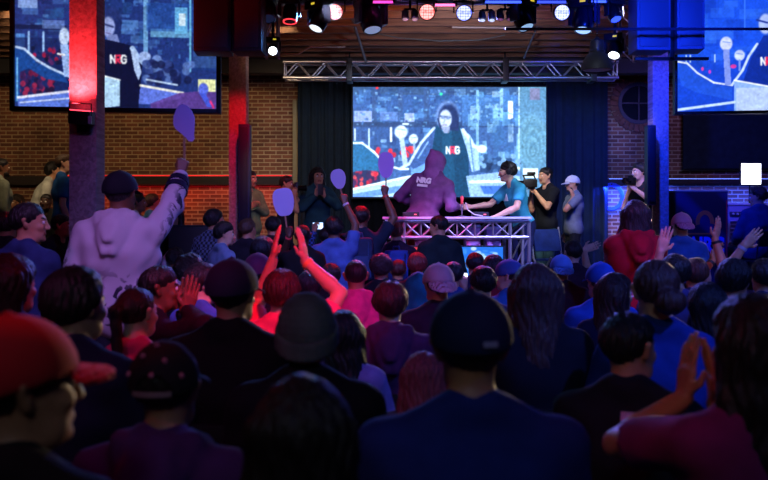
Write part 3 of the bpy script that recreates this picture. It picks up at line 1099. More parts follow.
# round window in the brick
WX, WZ, WR = 4.24, 3.56, 0.33
mb = MB()
nb = 30
for i in range(nb):
    a = 2 * PI * i / nb
    mb.box((WX + (WR + 0.075) * math.cos(a), WALL_Y - 0.012, WZ + (WR + 0.075) * math.sin(a)), (0.14, 0.05, 0.072), (0, -a, 0), 0.006)
wf = struct(mb.build('window_1', fabric((126, 82, 62), 0.85, 60, 0.4)))
MB().lathe([(WR - 0.0, -0.03), (WR + 0.02, -0.03), (WR + 0.02, 0.03), (WR - 0.04, 0.03), (WR - 0.04, -0.03)], (WX, WALL_Y - 0.02, WZ), 40, (0, -1, 0), cap=False).build('window_frame', plain((30, 30, 34), 0.5), wf)
gm, _nt, _N, _L, _b = new_mat('dark_glass'); _b.inputs['Base Color'].default_value = (0.008, 0.011, 0.016, 1); _b.inputs['Roughness'].default_value = 0.6; _b.inputs['Specular IOR Level'].default_value = 0.04
MB().lathe([(0.001, 0), (WR - 0.02, 0), (WR - 0.02, 0.01), (0.001, 0.01)], (WX, WALL_Y - 0.012, WZ), 40, (0, -1, 0)).build('window_glass', gm, wf)
MB().box((WX, WALL_Y - 0.03, WZ), (0.022, 0.02, WR * 1.9)).box((WX, WALL_Y - 0.03, WZ), (WR * 1.9, 0.02, 0.022)).build('window_mullion', plain((30, 30, 34), 0.5), wf)


# ------------------------------------------------------------------ drapes
def drape(x0, x1, z0, z1, y, label, col, seed, waves):
    w, h = x1 - x0, z1 - z0
    nx, nz = max(24, int(waves * 14)), 24
    rs = random.Random(seed); ph = [rs.uniform(0, 6.28) for _ in range(4)]
    t = thing('drape', label, 'curtain', ((x0 + x1) / 2, y, z0), 0, 'black drapes behind the stage')
    P = []
    for side in (0, 1):
        for j in range(nz + 1):
            for i in range(nx + 1):
                u, v = i / nx, j / nz
                amp = 0.035 * (1.15 - 0.5 * v)
                off = amp * (math.sin(2 * PI * waves * u + ph[0] + 0.5 * math.sin(2 * v + ph[1])) + 0.45 * math.sin(2 * PI * waves * 2.3 * u + ph[2]))
                P.append((-w / 2 + w * u, off + 0.006 * side, h * v))
    Q = []
    k = (nx + 1) * (nz + 1)
    for j in range(nz):
        for i in range(nx):
            a = j * (nx + 1) + i
            Q.append((a, a + 1, a + nx + 2, a + nx + 1)); Q.append((k + a, k + a + nx + 1, k + a + nx + 2, k + a + 1))
    obj('cloth', to_mesh('drape_cloth', np.array(P), np.array(Q)), fabric(col, 0.95, 160, 0.2, 0.15), t)
    MB().tube((-w / 2, 0, h + 0.01), (w / 2, 0, h + 0.01), 0.025).build('rail', plain((40, 40, 44), 0.4, 0.6), t)
    return t


drape(-1.42, -0.52, STAGE_Z, 3.92, 14.8, 'black floor-length drape between the brick bay and the big screen', (28, 40, 50), 1, 5)
drape(2.64, 3.68, STAGE_Z, 3.92, 14.8, 'dark blue-black floor-length drape behind the bearded man in the pale cap', (26, 42, 62), 2, 5)
drape(-0.52, 2.64, STAGE_Z, 2.0, 14.75, 'low black drape hung below the big projection screen', (8, 9, 14), 3, 13)
drape(-0.52, 2.64, 3.82, 4.2, 14.82, 'narrow black valance above the big projection screen', (10, 12, 18), 4, 13)


# ------------------------------------------------------------------ screens
class Painter:
    """paints a live picture, in pixels of the photograph, for a lit screen"""

    def __init__(self, x0, x1, y0, y1, k, base):
        self.x0, self.x1, self.y0, self.y1 = x0, x1, y0, y1
        self.w, self.h = int((x1 - x0) * k) + 1, int((y1 - y0) * k) + 1
        self.X, self.Y = np.meshgrid(np.linspace(x0, x1, self.w), np.linspace(y0, y1, self.h))
        self.A = np.ones((self.h, self.w, 3)) * np.array(base, float)
        self.rs = np.random.RandomState(3)

    def mix(self, m, c, a=1.0):
        m = (np.clip(m, 0, 1) * a)[..., None]
        self.A = self.A * (1 - m) + np.array(c, float) * m

    def poly(self, pts, c, a=1.0):
        X, Y = self.X, self.Y
        ins = np.zeros(X.shape, bool)
        for (xa, ya), (xb, yb) in zip(pts, pts[1:] + pts[:1]):
            if ya == yb:
                continue
            t = ((ya > Y) != (yb > Y)) & (X < (xb - xa) * (Y - ya) / (yb - ya) + xa)
            ins ^= t
        self.mix(ins.astype(float), c, a)

    def ell(self, cx, cy, rx, ry, c, a=1.0, rot=0.0):
        dx, dy = self.X - cx, self.Y - cy
        q = rad(rot)
        u, v = dx * math.cos(q) + dy * math.sin(q), -dx * math.sin(q) + dy * math.cos(q)
        r = np.sqrt((u / rx) ** 2 + (v / ry) ** 2)
        self.mix((1.12 - r) / 0.24, c, a)

    def line(self, pts, w, c, a=1.0):
        for (xa, ya), (xb, yb) in zip(pts[:-1], pts[1:]):
            ux, uy = xb - xa, yb - ya
            t = np.clip(((self.X - xa) * ux + (self.Y - ya) * uy) / (ux * ux + uy * uy + 1e-9), 0, 1)
            d = np.hypot(self.X - xa - t * ux, self.Y - ya - t * uy)
            self.mix((w / 2 + 0.35 - d) / 0.7, c, a)

    def rect(self, x0, y0, x1, y1, c, a=1.0):
        self.mix(((self.X >= x0) & (self.X <= x1) & (self.Y >= y0) & (self.Y <= y1)).astype(float), c, a)

    def grain(self, amp, n=2):
        for q in range(n):
            cell = 3 * 2 ** q
            g = self.rs.normal(0, 1, (self.h // cell + 2, self.w // cell + 2))
            yi, xi = np.arange(self.h) / cell, np.arange(self.w) / cell
            y0, x0 = yi.astype(int), xi.astype(int)
            fy, fx = (yi - y0)[:, None], (xi - x0)[None, :]
            s = (g[y0][:, x0] * (1 - fx) + g[y0][:, x0 + 1] * fx) * (1 - fy) + (g[y0 + 1][:, x0] * (1 - fx) + g[y0 + 1][:, x0 + 1] * fx) * fy
            self.A = self.A * (1 + amp * s[..., None])

    def soften(self, n=1):
        for _ in range(n):
            P = np.pad(self.A, ((1, 1), (1, 1), (0, 0)), mode='edge')
            self.A = (P[:-2, 1:-1] + P[2:, 1:-1] + P[1:-1, :-2] + P[1:-1, 2:] + 2 * self.A) / 6

    def mesh(self, name, strength):
        """upright panel, unit = photo pixels, facing -Y, origin at its centre"""
        W, H = self.w, self.h
        P = np.zeros((H, W, 3))
        P[..., 0] = self.X - (self.x0 + self.x1) / 2; P[..., 2] = (self.y0 + self.y1) / 2 - self.Y
        i = np.arange(H * W).reshape(H, W)
        Q = np.stack([i[1:, :-1], i[1:, 1:], i[:-1, 1:], i[:-1, :-1]], axis=-1).reshape(-1, 4)
        return P.reshape(-1, 3), Q, self.A.reshape(-1, 3)


def screen_panel(p, scale, parent, strength):
    P, Q, C = p.mesh('picture', strength)
    me = to_mesh('picture', P * scale, Q)
    ca = me.color_attributes.new('shown', 'FLOAT_COLOR', 'POINT')
    c = np.clip(C / 255, 0, 1)
    lin = np.where(c <= 0.04045, c / 12.92, ((c + 0.055) / 1.055) ** 2.4)
    ca.data.foreach_set('color', np.concatenate([lin, np.ones((len(lin), 1))], axis=1).astype(np.float32).ravel())
    m, nt, N, L, b = new_mat('lit_picture')
    a = N.new('ShaderNodeAttribute'); a.attribute_name = 'shown'
    b.inputs['Base Color'].default_value = (0.01, 0.01, 0.01, 1); b.inputs['Roughness'].default_value = 0.6
    L.new(a.outputs['Color'], b.inputs['Emission Color']); b.inputs['Emission Strength'].default_value = strength
    return obj('picture', me, m, parent)


def blocks(p, x0, x1, y0, y1, n, cols, wr, hr, seed, a=0.8):
    rs = random.Random(seed)
    for _ in range(n):
        x, y = rs.uniform(x0, x1), rs.uniform(y0, y1)
        w, h = rs.uniform(*wr), rs.uniform(*hr)
        p.rect(x, y, x + w, y + h, rs.choice(cols), a * rs.uniform(0.5, 1))


def letters(p, s, x, y, w, h, cols, lw):
    G = {'N': [[(0, 1), (0, 0), (1, 1), (1, 0)]], 'R': [[(0, 1), (0, 0), (.9, 0), (.9, .5), (0, .5), (.95, 1)]], 'G': [[(1, .15), (.7, 0), (.2, 0), (0, .3), (0, .75), (.3, 1), (.8, 1), (1, .8), (1, .5), (.6, .5)]]}
    for i, ch in enumerate(s):
        for st in G[ch]:
            p.line([(x + i * w * 1.25 + u * w, y + v * h) for u, v in st], lw, cols[i])


# --- main screen
p = Painter(353, 546, 87, 197, 2.2, (62, 96, 160))
p.rect(353, 87, 546, 122, (58, 92, 158)); p.rect(353, 87, 546, 95, (58, 84, 130))
blocks(p, 353, 546, 88, 122, 90, [(40, 62, 120), (90, 140, 205), (46, 84, 140), (120, 165, 220), (70, 110, 180)], (3, 16), (1, 9), 1)
p.rect(354, 111, 372, 122, (165, 178, 240), 0.85); p.rect(404, 113, 414, 122, (180, 190, 245), 0.8); p.rect(380, 112, 400, 121, (120, 150, 225), 0.6)
for x in (372, 398, 424): p.rect(x, 87, x + 5, 122, (60, 86, 140), 0.8)
p.rect(353, 122, 546, 127, (44, 66, 112), 0.85)
p.rect(462, 95, 518, 126, (78, 128, 200), 0.6)
blocks(p, 466, 520, 90, 160, 55, [(150, 205, 240), (70, 120, 190), (200, 228, 250), (60, 100, 160), (110, 170, 225)], (2, 12), (4, 20), 2, 0.7)
p.rect(508, 101, 513, 119, (245, 250, 255)); p.rect(476, 90, 479, 160, (150, 200, 235), .8); p.rect(500, 88, 503, 118, (160, 205, 240), .8)
p.rect(519, 87, 546, 197, (96, 142, 178), .85)
for k in range(7): p.ell(533, 142 + 1.5 * k, 14 - 2 * k, 26 - 3.6 * k, [(120, 168, 196), (78, 122, 158)][k % 2], .7)
p.line([(519, 87), (519, 197)], 1.4, (190, 220, 240)); p.rect(530, 88, 540, 100, (140, 120, 160), .7)
p.ell(441, 94, 1.6, 1.4, (60, 230, 170)); p.ell(377, 88, 1.5, 1.2, (250, 50, 60))
blocks(p, 353, 519, 88, 126, 260, [(40, 62, 120), (110, 170, 225), (150, 195, 240), (60, 100, 170), (84, 132, 200)], (0.8, 4), (0.8, 3), 31, .7)
# people and gear low in the picture
p.rect(353, 127, 470, 160, (52, 84, 148), .7)
blocks(p, 353, 440, 127, 160, 50, [(36, 58, 112), (100, 150, 220), (150, 190, 240), (44, 70, 130)], (2, 9), (2, 8), 3)
p.line([(355, 129), (355, 145)], 1.6, (225, 235, 255)); p.line([(369, 129), (369, 150)], 1.6, (205, 225, 255)); p.line([(391, 128), (391, 141)], 2.2, (235, 240, 255)); p.line([(408, 124), (403, 124)], 2, (215, 230, 255))
rs = random.Random(5)
for _ in range(26): p.ell(rs.uniform(376, 424), rs.uniform(148, 156), 2.2, 2.6, rs.choice([(235, 50, 70), (200, 40, 70), (255, 90, 90)]), .9)
p.poly([(353, 163), (380, 168), (380, 190), (353, 190)], (40, 48, 96))
for _ in range(42): p.ell(rs.uniform(353, 377), rs.uniform(162, 188), 2, 2.4, rs.choice([(225, 40, 66), (160, 40, 80), (60, 40, 90), (240, 80, 90)]), .9)
p.poly([(353, 141), (360, 141), (370, 148), (384, 164), (384, 172), (366, 170), (353, 172)], (38, 104, 158))
p.line([(353, 143), (362, 143), (374, 152), (386, 165), (400, 169), (408, 169)], 2.2, (226, 238, 255))
p.poly([(353, 190), (384, 181), (414, 176), (440, 176), (434, 197), (353, 197)], (178, 206, 250)); p.line([(353, 189), (420, 174)], 2, (240, 246, 255)); p.poly([(353, 194), (420, 182), (424, 188), (370, 197), (353, 197)], (84, 130, 216), .8)
p.poly([(399, 138), (404, 138), (408, 165), (403, 166)], (176, 196, 242)); p.ell(401, 132, 6.4, 6.6, (214, 226, 255)); p.line([(398, 129), (405, 130)], 1, (130, 160, 220)); p.ell(413.5, 139, 4.6, 5, (214, 226, 255)); p.line([(411, 137), (416, 138)], .9, (130, 160, 220)); p.line([(414, 143), (415, 156)], 2, (150, 180, 235))
p.poly([(410, 166), (440, 158), (440, 178), (412, 178)], (110, 156, 226)); p.line([(411, 166), (442, 159)], 1.6, (245, 250, 255))
p.poly([(436, 127), (420, 142), (408, 165), (414, 169), (432, 160), (444, 140)], (60, 92, 160)); p.line([(434, 128), (421, 143), (409, 164), (401, 168)], 2.6, (205, 222, 255)); p.line([(428, 142), (418, 158)], 1.2, (150, 186, 240))
p.poly([(436, 126), (460, 126), (468, 145), (470, 197), (443, 197), (440, 160), (432, 150)], (22, 66, 104)); p.poly([(442, 128), (452, 131), (456, 197), (443, 197)], (30, 84, 126), .6)
p.poly([(460, 128), (470, 135), (478, 150), (480, 170), (472, 172), (467, 150)], (165, 198, 245)); p.line([(463, 130), (474, 146), (484, 150)], 3.4, (214, 228, 255)); p.ell(482, 149, 5, 4, (224, 232, 255)); p.line([(470, 138), (474, 172)], 1.2, (90, 130, 200))
p.ell(447.5, 116, 11.5, 15, (112, 140, 205)); p.ell(448.5, 117, 10, 13, (34, 52, 104)); p.poly([(437, 118), (440, 129), (459, 131), (459, 117)], (34, 52, 104))
p.ell(445.5, 119, 6.2, 9.2, (196, 206, 240)); p.line([(439.5, 116), (450, 117.5)], 1.8, (84, 100, 150)); p.ell(443, 117.5, 2, 1.6, (120, 140, 190)); p.ell(448, 118, 2, 1.6, (120, 140, 190)); p.line([(443, 125), (447, 125)], .9, (140, 120, 160)); p.line([(445, 118), (444, 122)], .8, (150, 160, 205)); p.poly([(441, 127), (450, 127), (449, 133), (444, 133)], (150, 160, 205))
letters(p, 'NRG', 446.5, 147, 3.6, 6.4, [(235, 240, 250), (236, 56, 96), (240, 244, 250)], 1.7)
p.rect(480, 158, 512, 172, (38, 66, 112), .85)
for _ in range(30): p.ell(rs.uniform(480, 520), rs.uniform(156, 174), 2.6, 2.6, rs.choice([(26, 46, 84), (70, 110, 170), (130, 170, 220), (40, 70, 120)]), .85)
p.poly([(466, 176), (500, 172), (519, 176), (519, 197), (470, 197)], (150, 184, 246)); p.poly([(480, 186), (512, 186), (505, 194), (484, 194)], (44, 90, 190), .8); p.line([(470, 182), (519, 181)], 2.6, (240, 246, 255)); p.line([(505, 170), (519, 168)], 2.2, (225, 236, 255))
p.rect(523, 168, 538, 178, (235, 244, 255), .9)
p.grain(0.09, 1); p.soften(2); p.A = np.clip(p.A * np.array([1.0, 1.06, 1.06]), 0, 255)
sx0, sx1 = at(353, 0, 14.6)[0], at(546, 0, 14.6)[0]
zt, zb = at(0, 87, 14.6)[2], at(0, 197, 14.6)[2]
t = thing('projection_screen', 'large bright screen over the stage showing a hooded player with arms spread', 'screen', ((sx0 + sx1) / 2, 14.6, (zt + zb) / 2))
screen_panel(p, 14.6 / F_PX, t, 1.5)
MB().box((0, 0.05, 0), (sx1 - sx0 + 0.06, 0.08, zt - zb + 0.06), None, 0.01).build('frame', plain((12, 12, 14), 0.6), t)
for q in (-1, 1):
    MB().tube((q * 1.2, 0.05, (zt - zb) / 2), (q * 1.2, 0.05, CEIL - (zt + zb) / 2), 0.012).build('hanger', plain((30, 30, 32), 0.4, 0.7), t)

# --- left screen
p = Painter(19, 215, -34, 108, 2.0, (34, 54, 124))
blocks(p, 19, 215, -34, 40, 110, [(24, 40, 100), (60, 96, 170), (40, 84, 150), (90, 140, 210), (30, 50, 110)], (4, 20), (2, 12), 11)
blocks(p, 19, 215, -34, 60, 300, [(24, 40, 100), (70, 120, 200), (40, 84, 150), (110, 160, 220), (20, 34, 90)], (1, 5), (1, 5), 32, .7); p.rect(19, 27, 68, 31, (20, 34, 80)); p.rect(22, 2, 40, 10, (150, 180, 240), .8); p.rect(45, 22, 66, 30, (120, 150, 220), .6); p.rect(20, 36, 28, 50, (90, 150, 230), .8)
p.rect(19, 40, 100, 100, (22, 36, 90), .7)
for x in (32, 46): p.line([(x, 34), (x, 56)], 2, (150, 190, 245))
for _ in range(40): p.ell(rs.uniform(22, 68), rs.uniform(50, 66), 2, 2.4, rs.choice([(170, 30, 70), (36, 30, 80), (90, 40, 100), (20, 26, 60)]), .9)
for _ in range(50): p.ell(rs.uniform(20, 56), rs.uniform(72, 98), 2.6, 3, rs.choice([(120, 30, 70), (28, 26, 66), (60, 34, 90), (160, 40, 80)]), .9)
p.poly([(19, 50), (28, 52), (40, 64), (66, 76), (70, 84), (48, 80), (32, 70), (24, 74), (24, 104), (19, 104)], (28, 72, 150)); p.line([(20, 49), (28, 51), (40, 62), (52, 69), (72, 78)], 2.4, (190, 215, 255)); p.line([(21, 60), (21, 102)], 1.4, (120, 190, 240))
p.poly([(22, 100), (70, 92), (100, 96), (100, 108), (22, 108)], (90, 120, 220)); p.line([(22, 99), (72, 92)], 2.6, (225, 230, 255)); p.line([(24, 104), (90, 97)], 1.6, (200, 215, 255))
p.ell(66, 38, 5, 9, (190, 210, 245)); p.poly([(62, 46), (70, 46), (74, 78), (66, 78)], (150, 180, 235)); p.line([(60, 55), (66, 56)], 2, (245, 245, 250))
p.rect(143, -34, 147, 60, (130, 190, 235), .7); p.rect(150, 28, 190, 36, (120, 190, 230), .7); p.rect(146, 2, 192, 30, (40, 84, 170), .6); p.rect(174, 6, 186, 32, (110, 190, 240), .85); p.rect(178, 12, 184, 24, (220, 240, 255), .9); p.line([(189, -34), (189, 70)], 1.8, (110, 190, 230)); p.line([(208, -34), (208, 66)], 1.4, (90, 160, 210), .7)
p.rect(192, -30, 215, 68, (30, 64, 140), .6); p.rect(192, 44, 215, 66, (60, 90, 150), .6)
p.ell(111, 20, 10.5, 13, (36, 50, 112)); p.poly([(101, 22), (104, 38), (120, 38), (122, 20)], (30, 44, 104)); p.ell(108.5, 27, 6.4, 10, (150, 165, 225)); p.line([(103, 24), (113, 27)], 1.8, (50, 60, 120)); p.line([(106, 33), (111, 34)], .9, (100, 90, 150)); p.poly([(106, 36), (117, 34), (120, 43), (110, 44)], (120, 135, 200))
p.poly([(98, 38), (118, 42), (134, 46), (142, 62), (138, 108), (104, 108), (104, 70)], (16, 20, 56))
p.line([(132, 48), (138, 58), (147, 66)], 5, (170, 200, 245)); p.poly([(130, 48), (136, 52), (141, 72), (138, 80), (134, 70)], (180, 205, 250)); p.ell(144, 56, 6, 5, (160, 185, 240)); p.ell(156, 60, 5, 6, (110, 140, 210))
letters(p, 'NRG', 111, 55.5, 4.2, 7.4, [(235, 240, 250), (226, 46, 86), (240, 244, 250)], 1.8)
p.poly([(104, 76), (120, 80), (120, 106), (104, 108)], (176, 214, 248)); p.line([(104, 76), (120, 80)], 1.4, (235, 245, 255))
rs2 = random.Random(8)
for _ in range(40): p.ell(rs2.uniform(140, 190), rs2.uniform(62, 82), 4, 4, rs2.choice([(22, 30, 76), (50, 70, 140), (30, 40, 96), (90, 120, 190)]), .85)
p.poly([(140, 84), (182, 92), (178, 98), (150, 104), (138, 104)], (96, 120, 225)); p.line([(140, 85), (182, 92)], 2.4, (240, 240, 230)); p.line([(146, 79), (176, 84)], 1.8, (190, 215, 250))
p.poly([(178, 92), (215, 88), (215, 108), (150, 108), (150, 103)], (98, 62, 148), .85); p.rect(197, 78, 214, 90, (236, 240, 180)); p.ell(202, 88, 5, 6.5, (90, 110, 230)); p.poly([(198, 92), (204, 92), (212, 106), (206, 106)], (70, 90, 220)); p.line([(209, 100), (212, 106)], 2, (230, 50, 120))
p.grain(0.1, 1); p.soften(2)


def hung_screen(p, d, yaw, label, name, bez, strength, cx, cy):
    c = at(cx, cy, d)
    t = thing(name, label, 'screen', c, yaw)
    sc = d / F_PX
    screen_panel(p, sc, t, strength)
    w, h = (p.x1 - p.x0) * sc, (p.y1 - p.y0) * sc
    m = plain((10, 10, 12), 0.5)
    MB().box((0, 0.055, 0), (w + 2 * bez, 0.08, h + 2 * bez), None, 0.006).build('back_panel', m, t)
    mb = MB()
    for q in (-1, 1):
        mb.box((q * (w / 2 + bez / 2), -0.01, 0), (bez, 0.06, h + 2 * bez), None, 0.005)
        mb.box((0, -0.01, q * (h / 2 + bez / 2)), (w, 0.06, bez), None, 0.005)
    mb.build('bezel_frame', m, t)
    for q in (-1, 1):
        MB().tube((q * w * 0.3, 0.06, h / 2), (q * w * 0.3, 0.06, CEIL - c[2]), 0.02).build('mount', plain((24, 24, 26), 0.4, 0.6), t)
    return t


hung_screen(p, 10.05, rad(6.5), 'video screen hung behind the red-lit post, showing a hooded player from the chest up', 'video_screen', 0.05, 1.0, 117, 37)

# --- right screen
p = Painter(680, 876, -34, 111, 2.0, (26, 78, 222))
blocks(p, 680, 876, -34, 60, 60, [(20, 60, 200), (50, 110, 240), (30, 86, 230), (16, 50, 170)], (8, 30), (4, 20), 21, .6)
p.rect(680, 60, 876, 111, (22, 60, 190), .5)
p.line([(680, 60), (690, 62), (700, 72), (716, 82), (734, 85)], 1.8, (225, 235, 255)); p.poly([(680, 62), (690, 64), (700, 74), (716, 84), (734, 87), (734, 100), (700, 92), (684, 84)], (34, 84, 214), .9)
for x in (689, 693, 717): p.line([(x, 54), (x, 61)], 1.3, (190, 220, 255))
p.ell(705, 68, 1.3, 2, (220, 60, 160)); p.ell(735, 66, 3, 2, (220, 60, 160)); p.ell(712, 71, 1.3, 2, (200, 60, 190))
p.ell(728, 43, 6, 7, (206, 216, 255)); p.line([(725, 41), (732, 42)], 1, (120, 150, 235)); p.poly([(725, 49), (731, 49), (733, 85), (727, 85)], (128, 150, 232)); p.ell(741, 55, 5, 5.4, (196, 210, 255)); p.line([(738, 53), (744, 54)], .9, (120, 150, 235)); p.line([(741, 60), (741, 70)], 2, (120, 150, 235))
p.line([(734, 84), (744, 70), (750, 56), (758, 44)], 2.4, (200, 220, 255)); p.poly([(745, 80), (752, 58), (764, 36), (790, 36), (800, 111), (745, 111)], (16, 44, 150)); p.ell(768, 22, 10, 13, (40, 86, 210)); p.ell(766, 24, 6.5, 10, (170, 190, 250)); p.line([(758, 20), (768, 23)], 1.8, (30, 50, 140))
p.poly([(736, 80), (768, 86), (800, 90), (800, 111), (736, 111)], (140, 178, 250)); p.line([(736, 80), (770, 87)], 1.6, (240, 246, 255)); p.rect(738, 88, 790, 111, (196, 214, 252), .7)
p.line([(680, 109), (736, 102)], 2.6, (200, 226, 255)); p.line([(746, 30), (746, -20)], 1.2, (60, 120, 250))
letters(p, 'NRG', 762, 58, 4, 7, [(235, 240, 250), (226, 46, 86), (240, 244, 250)], 1.8)
p.rect(800, -34, 876, 111, (30, 80, 200), .6)
p.grain(0.04); p.soften(1)
hung_screen(p, 10.05, rad(-6.5), 'blue-tinted video screen hung beside the twin blue loudspeakers', 'video_screen', 0.03, 1.15, 778, 38)

# blackout panel below the right screen
t = thing('blackout_panel', 'plain dark panel hung on the brick below the blue video screen', 'panel', (5.75, 14.88, 2.92))
MB().box((0, 0, 0), (1.62, 0.05, 0.9), None, 0.01).build('panel', fabric((24, 40, 44), 0.8, 120, 0.15), t)
MB().tube((-0.83, 0, 0.46), (0.83, 0, 0.46), 0.02).build('top_rail', plain((20, 20, 22), 0.4, 0.5), t)
MB().tube((-0.83, 0, -0.46), (0.83, 0, -0.46), 0.016).build('bottom_bar', plain((20, 20, 22), 0.4, 0.5), t)
# ------------------------------------------------------------------ trusses
ALU = plain((190, 192, 200), 0.35, 0.85, 0.08)
BLACK = plain((14, 14, 17), 0.5)
BLACKM = plain((24, 24, 28), 0.35, 0.6)


def box_truss(name, label, c, length, size, bay, group=None, mat=ALU, r=0.022, rb=0.011):
    """a four-chord truss along X; c = its left end, middle of the section"""
    t = thing(name, label, 'truss', c, 0, group)
    h = size / 2
    for y in (-h, h):
        for z in (-h, h):
            MB().tube((0, y, z), (length, y, z), r, 12).build('chord', mat, t)
    n = max(1, int(round(length / bay)))
    mb = MB()
    for i in range(n):
        a, b = length * i / n, length * (i + 1) / n
        m = (a + b) / 2
        for y in (-h, h):
            mb.tube((a, y, -h), (m, y, h), rb, 8); mb.tube((m, y, h), (b, y, -h), rb, 8)
        for z in (-h, h):
            mb.tube((a, -h, z), (b, h, z), rb, 8)
    for x in (0.02, length - 0.02):
        for y in (-h, h):
            mb.tube((x, y, -h), (x, y, h), rb, 8)
        for z in (-h, h):
            mb.tube((x, -h, z), (x, h, z), rb, 8)
    mb.build('lattice', mat, t)
    return t


tt = box_truss('stage_truss', 'long silver lattice truss hung just above the big screen', at(284, 71, 13.45), 4.97, 0.235, 0.42)
for x in (0.98, 3.3, 4.6):
    MB().box((x, 0, 0.0), (0.09, 0.3, 0.34), None, 0.01).build('clamp', BLACK, tt)
    MB().tube((x, 0, 0.15), (x, 0, CEIL - at(0, 71, 13.45)[2]), 0.012).build('hanger', BLACKM, tt)
lt = box_truss('lighting_truss', 'lighting truss along the ceiling that carries the row of stage lamps', (-1.25, 9.5, 4.0), 4.2, 0.22, 0.4)
for x in (0.3, 2.1, 3.9):
    MB().tube((x, 0, 0.1), (x, 0, CEIL - 4.0), 0.014).build('hanger', BLACKM, lt)


def drop_tower(px, d, z0, z1, label, w=0.2):
    c = at(px, 0, d); c[2] = z0
    t = thing('drop_truss', label, 'truss', c)
    h = z1 - z0; q = w / 2
    for sx in (-q, q):
        for sy in (-q, q):
            MB().tube((sx, sy, 0), (sx, sy, h), 0.016, 10).build('chord', ALU, t)
    mb = MB(); n = max(2, int(h / 0.2))
    for i in range(n):
        a, b = h * i / n, h * (i + 1) / n
        s = 1 if i % 2 else -1
        for sy in (-q, q):
            mb.tube((-q * s, sy, a), (q * s, sy, b), 0.008, 8)
        for sx in (-q, q):
            mb.tube((sx, -q * s, a), (sx, q * s, b), 0.008, 8)
    mb.build('lattice', ALU, t)
    MB().box((0, 0, h - 0.02), (w * 1.3, w * 1.3, 0.03), None, 0.004).build('mount_plate', BLACKM, t)
    return t


drop_tower(272, 10.4, 3.45, CEIL, 'short vertical lattice truss beside the red-tinted hanging loudspeaker', 0.14)
drop_tower(627, 10.4, 3.42, CEIL, 'short vertical lattice truss between the dome pendant lamp and blue loudspeakers', 0.22)


# ------------------------------------------------------------------ stage lamps
def par(px, py, d, label, col, strength, aim=(0, -1, -0.25)):
    c = at(px, py, d)
    t = thing('stage_light', label, 'stage lamp', c, 0, 'lamps on the lighting truss')
    a = unit(aim)
    MB().lathe([(0.05, -0.16), (0.075, -0.14), (0.085, 0.0), (0.088, 0.02), (0.078, 0.022), (0.076, 0.006)], (0, 0, 0), 24, a, cap=False).build('housing', BLACK, t)
    MB().lathe([(0.001, 0.008), (0.04, 0.012), (0.077, 0.006), (0.077, -0.01), (0.001, -0.01)], (0, 0, 0), 24, a).build('lens', led_lens(col, strength), t)
    b = -a * 0.07
    up = CEIL - c[2] if d > 9.9 else 3.89 - c[2]
    mb = MB(); top = max(0.13, min(up, 0.4))
    for q in (-1, 1):
        mb.tube((q * 0.1, b[1], b[2]), (q * 0.1, b[1], b[2] + 0.12), 0.008)
    mb.tube((-0.1, b[1], b[2] + 0.12), (0.1, b[1], b[2] + 0.12), 0.008); mb.tube((0, b[1], b[2] + 0.12), (0, b[1], top), 0.012)
    mb.build('mount_yoke', BLACKM, t)
    return c, a


def mover(px, py, d, label, tilt, pan, lens=(90, 110, 150), strength=0.3, body=(18, 18, 22), badge=True, big=1.0, rim=None):
    """moving head: base box under the truss, two-arm yoke, rounded head with a lens"""
    c = at(px, py, d)
    t = thing('moving_head_light', label, 'stage lamp', c, rad(pan), 'lamps on the lighting truss')
    k = big
    top = min(0.34, max(0.16, 3.9 - c[2]))
    MB().box((0, 0, 0.155 * k), (0.24 * k, 0.19 * k, 0.09 * k), None, 0.02).build('base', plain(body, 0.4), t)
    if top > 0.2:
        MB().tube((0, 0, 0.19 * k), (0, 0, top), 0.018).build('mount', BLACKM, t)
    else:
        MB().box((0, 0, 0.21 * k), (0.06, 0.06, 0.04), None, 0.005).build('mount', BLACKM, t)
    if badge:
        MB().box((0.02, -0.096 * k, 0.155 * k), (0.05 * k, 0.004, 0.02 * k)).build('display', glow((235, 205, 60), 0.8), t)
    for q in (-1, 1):
        MB().box((q * 0.115 * k, 0, 0.05 * k), (0.03 * k, 0.1 * k, 0.17 * k), None, 0.012).build('yoke_arm', plain(tuple(min(255, int(v * 1.6)) for v in body), 0.35), t)
    a = rotx(rad(tilt)) @ V(0, -1, 0)
    hd = MB().lathe([(0.001, -0.13 * k), (0.06 * k, -0.125 * k), (0.085 * k, -0.08 * k), (0.092 * k, 0.02 * k), (0.08 * k, 0.09 * k), (0.07 * k, 0.1 * k), (0.066 * k, 0.09 * k)], (0, 0, 0), 24, a, cap=False).build('lamp_head', plain(body, 0.3), t)
    MB().lathe([(0.001, 0.094 * k), (0.066 * k, 0.09 * k), (0.066 * k, 0.07 * k), (0.001, 0.07 * k)], (0, 0, 0), 20, a).build('lens', glow(lens, strength), hd)
    if rim:
        MB().lathe([(0.07 * k, 0.088 * k), (0.086 * k, 0.092 * k), (0.086 * k, 0.106 * k), (0.07 * k, 0.102 * k), (0.07 * k, 0.088 * k)], (0, 0, 0), 24, a, cap=False).build('light_ring', glow(rim, 1.6), hd)
    return t


